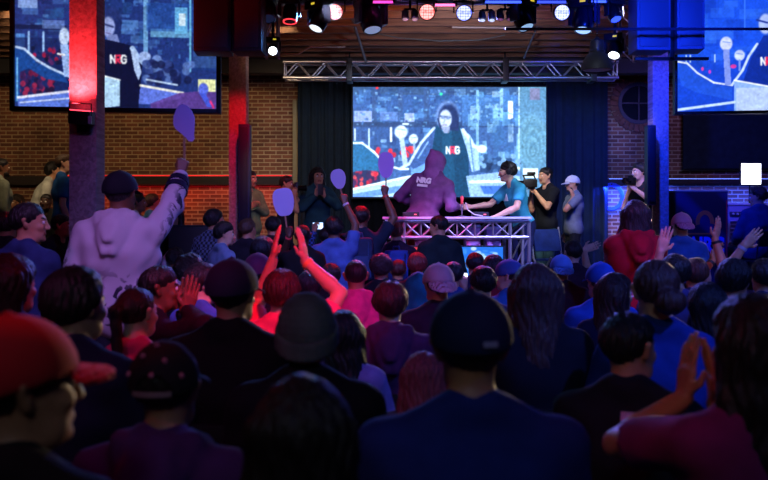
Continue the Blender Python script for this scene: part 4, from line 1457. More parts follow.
def clamp_lamp(px, py, d, label, lens, strength, col=(150, 150, 160)):
    c = at(px, py, d)
    t = thing('clamp_lamp', label, 'stage lamp', c, 0, 'lamps on the lighting truss')
    for q in (-1, 1):
        MB().lathe([(0.022, -0.09), (0.035, -0.07), (0.04, 0.02), (0.036, 0.03)], (q * 0.05, 0, -0.03), 16, (0, -0.5, -1)).build('lamp_head', plain(col, 0.35, 0.5), t)
        MB().ball((q * 0.05, -0.016, -0.062), 0.028, 12, (1, 0.6, 0.5)).build('lens', glow(lens, strength), t)
    MB().tube((-0.06, 0, 0.05), (0.06, 0, 0.05), 0.012).tube((0, 0, 0.05), (0, 0, max(0.1, min(0.3, 3.9 - c[2]))), 0.012).build('mount', BLACKM, t)
    return t


RED, BLU, WHT = (255, 60, 60), (70, 90, 255), (235, 245, 255)
par(335, 12, 9.4, 'red glowing stage lamp between two moving heads on the truss', (255, 40, 50), 2.2)
par(427, 12, 9.4, 'red glowing stage lamp nearest the pink-lit middle of the truss', (255, 48, 40), 2.2)
par(464, 13, 9.4, 'blue-white glowing stage lamp next after the red one along the truss', (70, 90, 255), 2.6)
par(562, 12.5, 9.4, 'blue-white glowing stage lamp above the dome pendant lamp', (80, 100, 255), 2.8)
mover(268, 12, 9.45, 'dark blue-tinted moving head at the loudspeaker end of the truss', 60, 10, (40, 50, 90), 0.3, (16, 22, 44), False)
mover(290, 14, 9.45, 'moving head with a thin red light ring under it', 80, 0, (20, 20, 30), 0.2, rim=(255, 60, 70), badge=False, big=0.85)
mover(319, 21, 9.45, 'black moving head with a bright white lens turned toward the stage side', 62, -46, WHT, 1.3, big=1.05)
mover(371, 20, 9.45, 'large moving head with white-lit arms beside the stage truss cable', 70, 25, (150, 170, 215), 0.6, (60, 64, 76), big=1.3)
mover(523, 19, 9.45, 'moving head with a yellow display above the right half of the screen', 65, 40, (150, 190, 235), 0.9, big=1.15)
mover(584, 21, 9.45, 'blue-lit round moving head directly above the dome pendant lamp', 70, -30, (170, 210, 255), 1.2, (20, 28, 52), big=1.2)
mover(614, 14, 9.45, 'small blue moving head above the lattice drop truss', 60, 20, (60, 90, 250), 1.5, badge=False, big=0.8)
mover(615, 50, 10.15, 'moving head with a white pin of light beside the dome pendant lamp', 55, -30, WHT, 6.0, big=0.9)
mover(273, 50, 10.2, 'moving head with a bright white lens at the foot of the drop truss', 20, 5, WHT, 9.0, big=0.7)
clamp_lamp(410, 14, 9.45, 'pair of small grey lamp cans near the red stage lamp', (230, 180, 190), 0.6)
clamp_lamp(487, 15, 9.45, 'pair of small lamp cans beside the blue-white stage lamp', (200, 215, 255), 1.2)
clamp_lamp(505, 14, 9.45, 'pair of dark lamp cans with a pink tint above the right half of the screen', (190, 110, 170), 0.3, (60, 52, 70))

# neon tubes along the lighting truss
for x0, x1, y, col, lab in ((434, 456, 5, (255, 120, 190), 'short pink light bar on the lighting truss'), (484, 523, 2, (60, 90, 255), 'longer blue light bar on the lighting truss'),
                            (590, 607, 1.5, (60, 90, 255), 'short blue light bar above the moving heads near the pendant'), (372, 394, 2, (225, 60, 170), 'magenta light bar above the large moving head'),
                            (536, 567, 2, (50, 70, 240), 'blue light bar above the blue-white stage lamp')):
    a, b = at(x0, y, 9.3), at(x1, y, 9.3)
    t = thing('light_bar', lab, 'light bar', (a + b) / 2, 0, 'light bars on the truss')
    L_ = (b - a)[0]
    MB().tube((-L_ / 2, 0, 0), (L_ / 2, 0, 0), 0.013).build('tube', glow(col, 2.2), t)
    for q in (-1, 1):
        MB().box((q * L_ / 2, 0.0, 0.005), (0.025, 0.03, 0.035), None, 0.004).build('end_cap', BLACK, t)
    MB().box((0, 0.03, 0.01), (L_, 0.02, 0.03)).build('mount_rail', BLACK, t)

# pipes and cables under the ceiling
def cable(name, label, pts, r, col, cat='cable', metal=0.0):
    c = np.array(pts[0])
    o = MB().path([np.array(q) - c for q in pts], r, 8).build(name, plain(col, 0.4, metal))
    o.location = tuple(c)
    return tag(o, label, cat, 'pipes and cables under the ceiling')


cable('ceiling_pipe', 'thin blue-lit pipe running across in front of the blue loudspeakers', [at(505, 29, 8.6), at(790, 29, 8.6)], 0.014, (40, 40, 60), 'pipe', 0.3)
cable('ceiling_pipe', 'grey pipe with a small coupling across the middle of the ceiling', [at(452, 27, 11.5), at(520, 28, 11.5)], 0.016, (150, 140, 130), 'pipe', 0.4)
cable('power_cord', 'sagging cable from the large moving head to the ceiling pipe', [at(378, 34, 11.2), at(400, 38, 11.3), at(440, 41, 11.3), at(480, 40, 11.3), at(505, 35, 11.3)], 0.008, (60, 70, 70))
cable('power_cord', 'straight cable high behind the stage truss', [at(330, 47, 12.6), at(480, 48, 12.6), at(560, 46, 12.6)], 0.008, (70, 64, 66))
cable('ceiling_brace', 'slanted brace pole rising from the stage truss beside the large moving head', [at(348, 5, 11), at(366, 62, 12.8)], 0.02, (90, 80, 80), 'brace', 0.4)
cable('ceiling_brace', 'slanted bright brace pole beside the moving head with yellow display', [at(530, 0, 10.6), at(521, 30, 11.4)], 0.024, (150, 160, 190), 'brace', 0.6)
cable('ceiling_brace', 'thin slanted brace pole behind the blue-white stage lamp', [at(547, 3, 11), at(524, 58, 12.9)], 0.014, (80, 80, 92), 'brace', 0.4)
cable('power_cord', 'bent cable loop low beside the white lens of the drop truss', [at(282, 54, 11.4), at(298, 54, 11.4), at(310, 47, 11.6), at(345, 47, 12.0)], 0.01, (120, 100, 92))


# ------------------------------------------------------------------ loudspeakers
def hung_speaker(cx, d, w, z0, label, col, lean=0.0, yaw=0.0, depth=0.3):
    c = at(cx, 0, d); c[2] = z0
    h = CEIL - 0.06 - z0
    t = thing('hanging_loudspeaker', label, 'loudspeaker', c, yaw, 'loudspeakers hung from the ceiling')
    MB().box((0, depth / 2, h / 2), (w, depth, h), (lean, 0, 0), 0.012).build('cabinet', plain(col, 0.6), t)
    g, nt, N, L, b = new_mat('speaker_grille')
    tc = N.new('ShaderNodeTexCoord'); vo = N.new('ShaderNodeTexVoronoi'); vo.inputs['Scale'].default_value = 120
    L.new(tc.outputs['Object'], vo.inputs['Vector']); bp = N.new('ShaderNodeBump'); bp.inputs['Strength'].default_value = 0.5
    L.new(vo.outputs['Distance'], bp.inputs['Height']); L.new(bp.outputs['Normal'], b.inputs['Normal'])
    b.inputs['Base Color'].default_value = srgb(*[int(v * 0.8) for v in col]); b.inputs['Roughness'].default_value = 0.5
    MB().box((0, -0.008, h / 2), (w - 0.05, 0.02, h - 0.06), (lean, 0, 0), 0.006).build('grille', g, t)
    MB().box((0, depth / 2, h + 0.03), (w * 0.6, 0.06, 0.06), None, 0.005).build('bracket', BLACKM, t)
    return t


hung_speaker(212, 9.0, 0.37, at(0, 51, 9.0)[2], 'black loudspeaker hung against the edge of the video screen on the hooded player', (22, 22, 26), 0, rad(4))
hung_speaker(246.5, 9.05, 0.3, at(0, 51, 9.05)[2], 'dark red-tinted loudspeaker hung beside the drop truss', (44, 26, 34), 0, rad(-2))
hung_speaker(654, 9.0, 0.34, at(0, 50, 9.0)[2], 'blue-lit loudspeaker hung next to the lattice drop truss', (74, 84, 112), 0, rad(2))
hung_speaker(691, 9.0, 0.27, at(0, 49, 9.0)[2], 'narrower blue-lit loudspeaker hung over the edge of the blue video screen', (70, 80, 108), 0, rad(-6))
t = thing('hanging_bar', 'dark steel bar hung between the two blue loudspeakers', 'bracket', at(674.5, 53, 9.05))
MB().box((0, 0.1, 0.42), (0.05, 0.05, 0.95), None, 0.005).build('post', BLACKM, t)
MB().box((0, 0.1, -0.04), (0.75, 0.05, 0.03), None, 0.005).build('crossbar', BLACKM, t)


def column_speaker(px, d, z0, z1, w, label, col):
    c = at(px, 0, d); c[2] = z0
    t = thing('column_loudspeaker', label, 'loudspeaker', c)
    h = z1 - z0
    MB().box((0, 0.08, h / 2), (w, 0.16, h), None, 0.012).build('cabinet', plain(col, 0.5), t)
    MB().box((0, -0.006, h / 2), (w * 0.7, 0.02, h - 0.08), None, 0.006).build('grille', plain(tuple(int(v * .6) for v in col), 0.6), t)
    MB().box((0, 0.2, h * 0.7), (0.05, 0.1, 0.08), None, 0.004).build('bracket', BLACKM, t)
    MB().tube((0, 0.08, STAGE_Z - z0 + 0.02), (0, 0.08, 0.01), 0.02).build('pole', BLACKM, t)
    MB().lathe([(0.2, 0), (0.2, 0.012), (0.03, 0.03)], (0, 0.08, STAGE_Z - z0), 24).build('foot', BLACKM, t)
    return t


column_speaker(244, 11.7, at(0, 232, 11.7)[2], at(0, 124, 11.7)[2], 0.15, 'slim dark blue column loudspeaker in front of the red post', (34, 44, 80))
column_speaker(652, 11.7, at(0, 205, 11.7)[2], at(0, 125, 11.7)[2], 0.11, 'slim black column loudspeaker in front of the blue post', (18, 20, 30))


# ------------------------------------------------------------------ clamp floodlight on the near post
c = at(82.5, 118, 8.22)
t = thing('floodlight', 'black floodlight clamped to the timber post, shining up it in red', 'stage lamp', c)
MB().box((0, -0.02, 0.0), (0.2, 0.16, 0.12), (0.1, 0.08, 0), 0.015).build('housing', BLACK, t)
MB().box((-0.005, -0.02, 0.066), (0.17, 0.12, 0.008), (0.1, 0.08, 0)).build('lens', glow((255, 60, 80), 4.0), t)
MB().path([(-0.1, -0.06, 0.0), (-0.1, -0.06, 0.13), (0.1, -0.06, 0.12), (0.1, -0.06, -0.02)], 0.006).build('yoke', BLACKM, t)
MB().box((0.1, -0.1, -0.03), (0.03, 0.02, 0.07), None, 0.004).build('power_plug', plain((170, 170, 180), 0.4), t)
MB().box((0.0, 0.05, -0.09), (0.12, 0.05, 0.08), None, 0.01).build('mount_clamp', BLACK, t)

# pendant
c = at(597, 71, 9.0)
t = thing('pendant_lamp', 'grey dome pendant lamp hanging unlit before the drape', 'lamp', c)
MB().lathe([(0.155, 0.0), (0.16, 0.004), (0.155, 0.05), (0.135, 0.11), (0.1, 0.16), (0.075, 0.18), (0.07, 0.178), (0.095, 0.155), (0.13, 0.105), (0.15, 0.048), (0.153, 0.0)], (0, 0, 0), 36, cap=False).build('lamp_shade', plain((66, 68, 72), 0.5), t)
MB().lathe([(0.075, 0.18), (0.08, 0.19), (0.08, 0.2), (0.07, 0.21), (0.072, 0.26), (0.066, 0.3), (0.03, 0.32), (0.012, 0.34)], (0, 0, 0), 28).build('lamp_cap', plain((58, 60, 64), 0.4), t)
MB().lathe([(0.001, 0.012), (0.14, 0.012), (0.14, 0.02), (0.001, 0.02)], (0, 0, 0), 28).build('diffuser', plain((215, 218, 230), 0.5), t)
MB().tube((0, 0, 0.33), (0, 0, CEIL - c[2]), 0.006).build('cord', BLACK, t)

# LED strips under the ledge
for x0, x1, y, col, lab in ((-5.3, -1.52, 2.355, (255, 24, 36), 'red LED strip along the brick ledge'), (3.72, 4.35, 2.30, (120, 150, 255), 'short blue LED strip on the ledge between the drape and blue post'), (4.35, 8.6, 2.30, (120, 150, 255), 'long blue LED strip on the ledge behind the banner')):
    t = thing('led_strip', lab, 'light strip', (x0, WALL_Y - 0.075, y - 0.005))
    MB().box(((x1 - x0) / 2, 0, 0), (x1 - x0, 0.03, 0.022), None, 0.003).build('channel', plain((120, 120, 125), 0.4, 0.5), t)
    MB().box(((x1 - x0) / 2, -0.018, 0.0), (x1 - x0 - 0.02, 0.01, 0.016)).build('diffuser', glow(col, 1.0 if col[0] > 200 else 1.6), t)

# white softbox
c = at(751, 174, 13.5)
t = thing('softbox', 'glowing white square panel light on a stand near the wall', 'studio lamp', (c[0], c[1], STAGE_Z))
zc = c[2] - STAGE_Z
MB().box((0, 0.03, zc), (0.31, 0.06, 0.33), None, 0.01).build('housing', BLACK, t)
MB().box((0, -0.006, zc), (0.29, 0.012, 0.31), None, 0.004).build('diffuser', glow((250, 250, 255), 5.0), t)
MB().tube((0, 0.05, 0.02), (0, 0.05, zc - 0.1), 0.014).build('pole', BLACKM, t)
for a in (0.3, 2.4, 4.5):
    MB().tube((0, 0.05, 0.35), (0.35 * math.cos(a), 0.05 + 0.35 * math.sin(a), 0.012), 0.01).build('leg', BLACKM, t)

# banner
c = at(697.5, 0, 12.4); zt = at(0, 192, 12.4)[2]; zb = STAGE_Z + 0.02
w, h = 0.83, zt - zb
t = thing('pull_up_banner', 'dark pull-up banner with big blue block letters behind the man in the pink cap', 'banner', (c[0], c[1], zb))
m, nt, N, L, b = new_mat('banner_print')
tc = N.new('ShaderNodeTexCoord'); wv = N.new('ShaderNodeTexWave'); wv.wave_type = 'BANDS'; wv.bands_direction = 'DIAGONAL'
wv.inputs['Scale'].default_value = 0.9; wv.inputs['Distortion'].default_value = 0.6
L.new(tc.outputs['Object'], wv.inputs['Vector']); r = N.new('ShaderNodeValToRGB')
r.color_ramp.elements[0].color = srgb(22, 18, 40); r.color_ramp.elements[1].color = srgb(34, 40, 92); r.color_ramp.elements[0].position = 0.55
L.new(wv.outputs['Fac'], r.inputs['Fac']); L.new(r.outputs['Color'], b.inputs['Base Color']); b.inputs['Roughness'].default_value = 0.6
MB().box((0, 0, h / 2), (w, 0.006, h)).build('print', m, t)
MB().box((0, 0, h + 0.01), (w + 0.02, 0.02, 0.025), None, 0.004).build('top_rail', plain((170, 175, 185), 0.3, 0.7), t)
MB().box((0, 0.02, 0.0), (w + 0.06, 0.16, 0.05), None, 0.01).build('base', plain((120, 122, 130), 0.3, 0.7), t)
MB().tube((0, 0.02, 0), (0, 0.02, h), 0.01).build('pole', BLACKM, t)
for s, yb in (('AIRC', 253), ('AG', 271)):
    o = obj('lettering', text_mesh(s, 0.31, 0.001, 'LEFT', 0, 0.014), plain((64, 116, 255), 0.5), t, (-0.13, -0.006, at(0, yb, 12.4)[2] - zb)); o.rotation_euler = (PI / 2, 0, 0); o.scale = (0.72, 1, 1)
mb = MB()
pts = [(0.16 * math.cos(a) * 0.8, 0.16 * math.sin(a)) for a in np.linspace(-0.2, PI + 0.3, 14)] + [(0.09 * math.cos(a) * 0.8, 0.1 * math.sin(a)) for a in np.linspace(PI + 0.3, -0.2, 14)]
mb.prism(pts, 0.003)
o = mb.build('emblem', plain((222, 110, 56), 0.5), t, loc=(0.1, -0.006, at(0, 222, 12.4)[2] - zb)); o['label'] = 'plain orange arch printed on the banner'
MB().prism([(-0.17, 0.0), (0.2, 0.0), (0.2, 0.022), (-0.17, 0.022)], 0.003).build('stripe', plain((222, 110, 56), 0.5), t, loc=(-0.02, -0.006, at(0, 234.5, 12.4)[2] - zb))
MB().box((0.4, -0.004, h * 0.62), (0.016, 0.006, h * 0.6)).build('edge_stripe', plain((210, 40, 60), 0.5), t)

# slatted cabinet on the riser
c = at(741, 0, 12.9); zt = at(0, 205, 12.9)[2]
t = thing('equipment_cabinet', 'pale slatted equipment cabinet with a row of knobs beside the banner', 'cabinet', (c[0], c[1], STAGE_Z))
h = zt - STAGE_Z
MB().box((0, 0.2, h / 2), (0.36, 0.4, h), None, 0.015).build('body', plain((150, 140, 190), 0.45), t)
MB().box((0, 0.2, h + 0.012), (0.39, 0.43, 0.03), None, 0.008).build('top', plain((190, 185, 205), 0.4), t)
MB().box((0, -0.006, h - 0.13), (0.33, 0.015, 0.07), None, 0.004).build('control_panel', plain((60, 60, 90), 0.4), t)
for i in range(5):
    MB().lathe([(0.016, 0), (0.016, 0.02), (0.01, 0.024)], (-0.12 + 0.06 * i, -0.014, h - 0.13), 14, (0, -1, 0)).build('knob', plain((220, 220, 230), 0.3, 0.4), t)
mb = MB()
for i in range(9):
    mb.box((0, -0.008, h - 0.24 - 0.055 * i), (0.31, 0.02, 0.03), (0.5, 0, 0), 0.003)
mb.build('slats', plain((130, 118, 185), 0.5), t)

# cable coil hung on the wall, by the drape
c = at(610.5, 197, 14.93)
mb = MB()
for k, rr in enumerate((0.17, 0.185, 0.2)):
    pts = [(rr * math.cos(a), -0.02 * k, rr * 1.1 * math.sin(a)) for a in np.linspace(0, 2 * PI, 21)]
    mb.path(pts, 0.016, 6)
o = mb.build('cable_coil', plain((50, 80, 190), 0.5)); o.location = tuple(c + V(0, -0.03, 0)); tag(o, 'coil of blue-lit cable hung on the brick at the drape edge', 'cable')
MB().tube((0, 0.1, 0.2), (0, -0.06, 0.21), 0.012).build('hook', BLACKM, o)

# ------------------------------------------------------------------ the player desk: truss on truss legs
d0 = 10.45
xl, xr = at(385, 0, d0)[0], at(529, 0, d0)[0]
ztop, zlow = at(0, 221, d0)[2], at(0, 237.5, d0)[2]
t = thing('truss_desk', 'silver truss desk at the front of the stage, lit pink and blue', 'desk', ((xl + xr) / 2, d0, STAGE_Z))
W2 = (xr - xl) / 2
zt, zl = ztop - STAGE_Z, zlow - STAGE_Z
MB().box((0, 0.28, zt + 0.035), (2 * W2 + 0.06, 0.66, 0.03), None, 0.006).build('tabletop', plain((190, 196, 215), 0.35), t)
for y in (0, 0.5):
    for z in (zt, zl):
        e = W2 if z == zt else W2 - 0.0
        MB().tube((-e, y, z), (e, y, z), 0.022, 12).build('chord', ALU, t)
n = 8
for y in (0, 0.5):
    mb = MB()
    for i in range(n):
        a, b = -W2 + 2 * W2 * i / n, -W2 + 2 * W2 * (i + 1) / n
        mb.tube((a, y, zl), (b, y, zt), 0.011, 8)
        if i % 2 == 0 or i < 5:
            mb.tube((a, y, zt), (b, y, zl), 0.011, 8)
        mb.tube((b, y, zl), (b, y, zt), 0.011, 8)
    mb.build('lattice', ALU, t)
for x0 in (-W2, W2 - 0.22):
    for dx in (0.0, 0.22):
        for y in (0.0, 0.5):
            MB().tube((x0 + dx, y, 0.0), (x0 + dx, y, zt), 0.022, 12).build('leg', ALU, t)
    mb = MB()
    for y in (0, 0.5):
        for z in (0.1, 0.32, zl):
            mb.tube((x0, y, z), (x0 + 0.22, y, z), 0.014, 8)
        mb.tube((x0, y, 0.32), (x0 + 0.22, y, zl), 0.011, 8)
    mb.build('leg_brace', ALU, t)


# things on the desk
def on_desk(px, dy=0.2):
    c = at(px, 0, d0 + dy); c[2] = STAGE_Z + zt + 0.051
    return c


c = on_desk(462, 0.3)
t = thing('microphone_stand', 'short desk microphone stand between the two players shaking hands', 'microphone', c)
MB().lathe([(0.055, 0), (0.055, 0.012), (0.012, 0.02)], (0, 0, 0), 20).build('base', BLACKM, t)
MB().tube((0, 0, 0.015), (0, 0, 0.16), 0.008).build('stem', plain((160, 160, 170), 0.3, 0.7), t)
MB().lathe([(0.012, 0.15), (0.018, 0.2), (0.022, 0.23), (0.012, 0.25)], (0, 0, 0), 16).build('head', plain((200, 60, 60), 0.5), t)
cable('headset_cable', 'thin pale cable curling over the truss desk by the microphone', [on_desk(466) + V(0, 0.1, 0.17), on_desk(469) + V(0, 0.1, 0.08), on_desk(475) + V(0, 0.1, 0.03), on_desk(484) + V(0, 0.1, 0.01)], 0.006, (190, 180, 185))
for px, lab in ((411, 'small dark game console on the truss desk by the hooded player'), (480, 'small dark game console on the truss desk by the blue-shirted player')):
    c = on_desk(px, 0.4)
    t = thing('game_console', lab, 'console', c, 0, 'consoles on the desk')
    MB().box((0, 0, 0.03), (0.2, 0.16, 0.06), None, 0.012).build('body', plain((20, 20, 28), 0.4), t)
    MB().box((0.05, -0.082, 0.03), (0.03, 0.006, 0.012)).build('indicator', glow((235, 90, 90), 1.5), t)

# gear under the desk
for px, y0, y1, col, lab in ((421, 236, 262, (170, 90, 130), 'pink-lit equipment case standing under the desk'), (470, 224, 262, (170, 130, 190), 'tall pale equipment case standing under the desk'), (490, 226, 262, (150, 130, 200), 'lilac-lit narrow equipment case under the desk')):
    c = at(px, 0, 10.95); h = at(0, y0, 10.95)[2] - STAGE_Z
    t = thing('equipment_case', lab, 'case', (c[0], 10.62, STAGE_Z), 0, 'cases under the desk')
    MB().box((0, 0.1, h / 2), (0.17, 0.3, h - 0.004), None, 0.012).build('body', plain(col, 0.5), t)
    for z in (0.03, h - 0.03):
        MB().box((0, 0.1, z), (0.18, 0.31, 0.025), None, 0.004).build('edge_band', ALU, t)
    MB().path([(-0.04, -0.055, h * 0.6), (-0.04, -0.075, h * 0.6), (0.04, -0.075, h * 0.6), (0.04, -0.055, h * 0.6)], 0.006).build('handle', BLACKM, t)


# screens at the stage lip
def lip_screen(x0, x1, y0, y1, d, label, base, dots, seed, strength):
    p = Painter(x0, x1, y0, y1, 2.0, base)
    rs = random.Random(seed)
    for _ in range(90):
        p.ell(rs.gauss((x0 + x1) / 2, (x1 - x0) / 5), rs.gauss((y0 + y1) / 2 - 2, (y1 - y0) / 5), rs.uniform(0.8, 3), rs.uniform(0.6, 2.4), rs.choice(dots), .75)
    p.soften(1)
    c = at((x0 + x1) / 2, (y0 + y1) / 2, d)
    t = thing('monitor', label, 'monitor', (c[0], c[1], c[2]), 0, 'monitors at the stage front')
    sc = d / F_PX
    screen_panel(p, sc, t, strength)
    w, h = (x1 - x0) * sc, (y1 - y0) * sc
    MB().box((0, 0.035, 0), (w + 0.03, 0.06, h + 0.03), None, 0.008).build('housing', BLACK, t)
    zz = c[2]
    MB().tube((0, 0.06, -h / 2), (0, 0.06, -zz + 0.02), 0.025).build('stand', BLACKM, t)
    MB().box((0, 0.06, -zz + 0.012), (0.4, 0.2, 0.024), None, 0.006).build('base', BLACKM, t)


lip_screen(457, 503, 247, 285, 9.55, 'monitor at the stage front with a bright blue cloudy picture', (30, 110, 220), [(190, 225, 255), (110, 175, 245), (225, 240, 255), (60, 140, 235)], 4, 1.3)
lip_screen(408, 438, 247, 268, 9.6, 'monitor at the stage front with a pink-red picture', (205, 40, 60), [(255, 150, 150), (235, 80, 80), (255, 200, 190), (180, 30, 60)], 6, 1.1)

# black equipment case at the edge of the crowd, by the brick
c = at(189, 0, 10.8)
t = thing('flight_case', 'wide black flight case standing before the red-lit brick', 'case', (c[0], c[1], 0))
h = at(0, 225, 10.8)[2]
MB().box((0, 0.2, h / 2), (0.5, 0.4, h - 0.004), None, 0.015).build('body', plain((16, 26, 28), 0.5), t)
MB().box((0, 0.2, h - 0.012), (0.51, 0.41, 0.025), None, 0.005).build('lid', plain((26, 40, 42), 0.4), t)
MB().box((0, -0.012, h * 0.7), (0.1, 0.02, 0.05), None, 0.004).build('latch', ALU, t)

# directors chair on stage, blue
c = at(556, 0, 12.1)
t = thing('folding_chair', 'blue-lit folding canvas chair at the stage edge before the cameraman', 'chair', (c[0], c[1], STAGE_Z), rad(28))
CAN = fabric((30, 52, 130), 0.7, 200)
MB().box((0, 0, 0.46), (0.44, 0.4, 0.025), None, 0.008).build('seat', CAN, t)
MB().box((0, 0.2, 0.72), (0.44, 0.03, 0.3), (-0.22, 0, 0), 0.01).build('backrest', CAN, t)
for q in (-1, 1):
    MB().tube((q * 0.24, -0.2, 0.01), (q * 0.24, 0.2, 0.5), 0.013).build('leg', ALU, t)
    MB().tube((q * 0.24, 0.2, 0.01), (q * 0.24, -0.2, 0.5), 0.013).build('leg', ALU, t)
    MB().tube((q * 0.24, 0.17, 0.46), (q * 0.24, 0.25, 0.9), 0.013).build('post', ALU, t)
# ------------------------------------------------------------------ things people hold
def paddle(px, py, wpx, hpx, d, hand, label, outline, col, tilt=0.0, turn=0.0):
    sc = d / F_PX
    c = at(px, py, d)
    t = thing('paper_paddle', label, 'paddle', c, turn, 'paper paddles held up')
    t.rotation_euler = (0, tilt, turn)
    pts = [(x * wpx * sc / 2, z * hpx * sc / 2) for x, z in outline]
    MB().prism(pts, 0.006).build('paddle_face', plain(col, 0.7, 0, 0.06, 6), t, 30)  # violet light on white paper is put into the face colour
    h = hand - c
    h = rotz(-turn) @ h
    h = roty(-tilt) @ h
    MB().box((0, 0.007, -hpx * sc * 0.2 + h[2] * 0.5), (0.014, 0.006, abs(h[2]) + hpx * sc * 0.3), None, 0.002).build('stick', plain((150, 110, 90), 0.7), t)
    return t


def round_outline(p=2.5, n=28, sx=1.0, bottom=1.0):
    out = []
    for i in range(n):
        a = 2 * PI * i / n
        c, s = math.cos(a), math.sin(a)
        x, z = math.copysign(abs(c) ** (2 / p), c), math.copysign(abs(s) ** (2 / p), s)
        k = 1 - (1 - bottom) * max(0, -z)
        out.append((x * k * sx, z))
    return out


FAN = [(-0.15, 1.0), (0.25, 0.93), (0.7, 0.66), (0.98, 0.3), (0.95, -0.2), (0.9, -0.6), (0.95, -0.82), (0.8, -0.97), (0.42, -0.97), (0.2, -0.78), (-0.35, -0.5), (-0.8, -0.3), (-0.98, -0.05), (-0.95, 0.35), (-0.7, 0.72), (-0.4, 0.95)]


def smartphone(pos, label, col, strength, turn=0.0, tip=0.0, size=(0.074, 0.15)):
    t = thing('smartphone', label, 'phone', pos, turn, 'phones in the crowd')
    t.rotation_euler = (tip, 0, turn)
    MB().box((0, 0.004, 0), (size[0], 0.008, size[1]), None, 0.003).build('case', plain((16, 16, 20), 0.4), t)
    MB().box((0, -0.0008, 0), (size[0] * 0.9, 0.0016, size[1] * 0.92)).build('display', glow(col, strength), t)
    return t


def video_camera(pos, turn, label, k=1.0):
    """lens along local +Y"""
    t = thing('video_camera', label, 'camera', pos, turn, 'cameras')
    MB().box((0, 0, 0), (0.11 * k, 0.2 * k, 0.12 * k), None, 0.012).build('body', plain((18, 18, 20), 0.4), t)
    MB().lathe([(0.04 * k, 0.09 * k), (0.043 * k, 0.15 * k), (0.052 * k, 0.2 * k), (0.055 * k, 0.24 * k), (0.045 * k, 0.235 * k)], (0, 0, 0), 24, (0, 1, 0)).build('lens', plain((12, 12, 14), 0.25), t)
    MB().path([(0, 0.08 * k, 0.06 * k), (0, 0.1 * k, 0.12 * k), (0, -0.06 * k, 0.12 * k), (0, -0.08 * k, 0.06 * k)], 0.012 * k).build('handle', plain((18, 18, 20), 0.5), t)
    MB().box((0, -0.02 * k, 0.15 * k), (0.05 * k, 0.12 * k, 0.04 * k), None, 0.008).build('microphone', plain((26, 26, 28), 0.6), t)
    MB().box((0.1 * k, -0.03 * k, 0.04 * k), (0.012 * k, 0.1 * k, 0.075 * k), (0, 0, 0.25), 0.004).build('side_screen', plain((30, 30, 34), 0.3), t)
    return t


def still_camera(pos, turn, label):
    t = thing('camera', label, 'camera', pos, turn, 'cameras')
    MB().box((0, 0, 0), (0.14, 0.065, 0.1), None, 0.014).build('body', plain((16, 16, 18), 0.4), t)
    MB().box((0, 0.005, 0.06), (0.06, 0.055, 0.035), None, 0.01).build('viewfinder', plain((16, 16, 18), 0.4), t)
    MB().lathe([(0.035, 0.03), (0.037, 0.1), (0.042, 0.13), (0.042, 0.15), (0.034, 0.148)], (0, 0, 0), 22, (0, 1, 0)).build('lens', plain((12, 12, 14), 0.25), t)
    return t


def backpack(rec, label, col, col2):
    K = rec['K']
    p = rec['world'](K['tp'](0, -0.235, 0.3))
    t = thing('backpack', label, 'bag', p, rec['yaw'], 'backpacks')
    s = rec['s']; t.scale = (s, s, s)
    MB().box((0, 0, 0), (0.28, 0.15, 0.42), None, 0.05).build('bag', fabric(col, 0.7, 200), t)
    MB().box((0, -0.085, -0.07), (0.22, 0.06, 0.2), None, 0.025).build('pocket', fabric(col2, 0.7, 200), t)
    for q in (-1, 1):
        MB().path([(q * 0.1, -0.08, 0.17), (q * 0.1, -0.086, 0.05), (q * 0.12, -0.08, -0.18)], 0.008).build('trim_strap', fabric(col2, 0.6, 200), t)
    MB().path([(-0.04, 0.0, 0.2), (-0.03, 0.0, 0.25), (0.03, 0, 0.25), (0.04, 0, 0.2)], 0.01).build('handle', fabric(col2, 0.6, 200), t)
    return t


def on_back(rec, x, z, sign=-1):
    """a point on the garment, seen from behind (or from the front, sign=1)"""
    me = rec['shirt'].data
    co = np.empty(len(me.vertices) * 3, dtype=np.float32); me.vertices.foreach_get('co', co); co = co.reshape(-1, 3)
    q = rec['K']['tp'](x, 0, z)
    m = (np.abs(co[:, 0] - q[0]) < 0.03) & (np.abs(co[:, 2] - q[2]) < 0.03)
    y = (co[m, 1] * sign).max() * sign if m.any() else q[1] + sign * 0.15
    return V(q[0], y + sign * 0.004, q[2])


UP = (0, 0.08, 1)
CROWD = 'spectators in the hall'
STAGE = 'people on the stage'
# ================================================================== people along the brick wall
P1 = person('bearded man in a pale green long-sleeved shirt at the very edge by the brick wall', 2, 168, 12.25, 'stand', STAGE_Z, -50, (-15, 0, 0), skin='brown', hairstyle='short', haircol=BLACK_HAIR, top='longsleeve', topcol=(150, 160, 140), beard=BLACK_HAIR, legcol=(30, 90, 110), group='people by the brick wall')
P2 = person('curly-haired person in a white long-sleeved shirt bending forward by the brick wall', 55, 171, 13.55, 'stand', STAGE_Z, -72, (-8, 8, 0), (24, 0), skin='tan', hairstyle='curly', haircol=BLACK_HAIR, top='longsleeve', topcol=(190, 196, 186), group='people by the brick wall')
P3 = person('man in a bright blue t-shirt half hidden by the near timber post', 65, 164, 12.0, 'stand', STAGE_Z, -62, (-20, 0, 0), skin='light', hairstyle='short', haircol=BROWN_HAIR, top='tee', topcol=(36, 96, 170), group='people by the brick wall')
P4 = person('small figure in dark clothes seated low beside the brick, hand raised to the face', 16, 203, 13.7, 'sit', STAGE_Z, 150, (0, 0, 0), skin='olive', hairstyle='medium', top='longsleeve', topcol=(34, 30, 30), group='people by the brick wall', R=dict(w=(16, 212, -0.2), hint=(0, 0, -1), h=(0, 0.3, 1), hand='relaxed'))
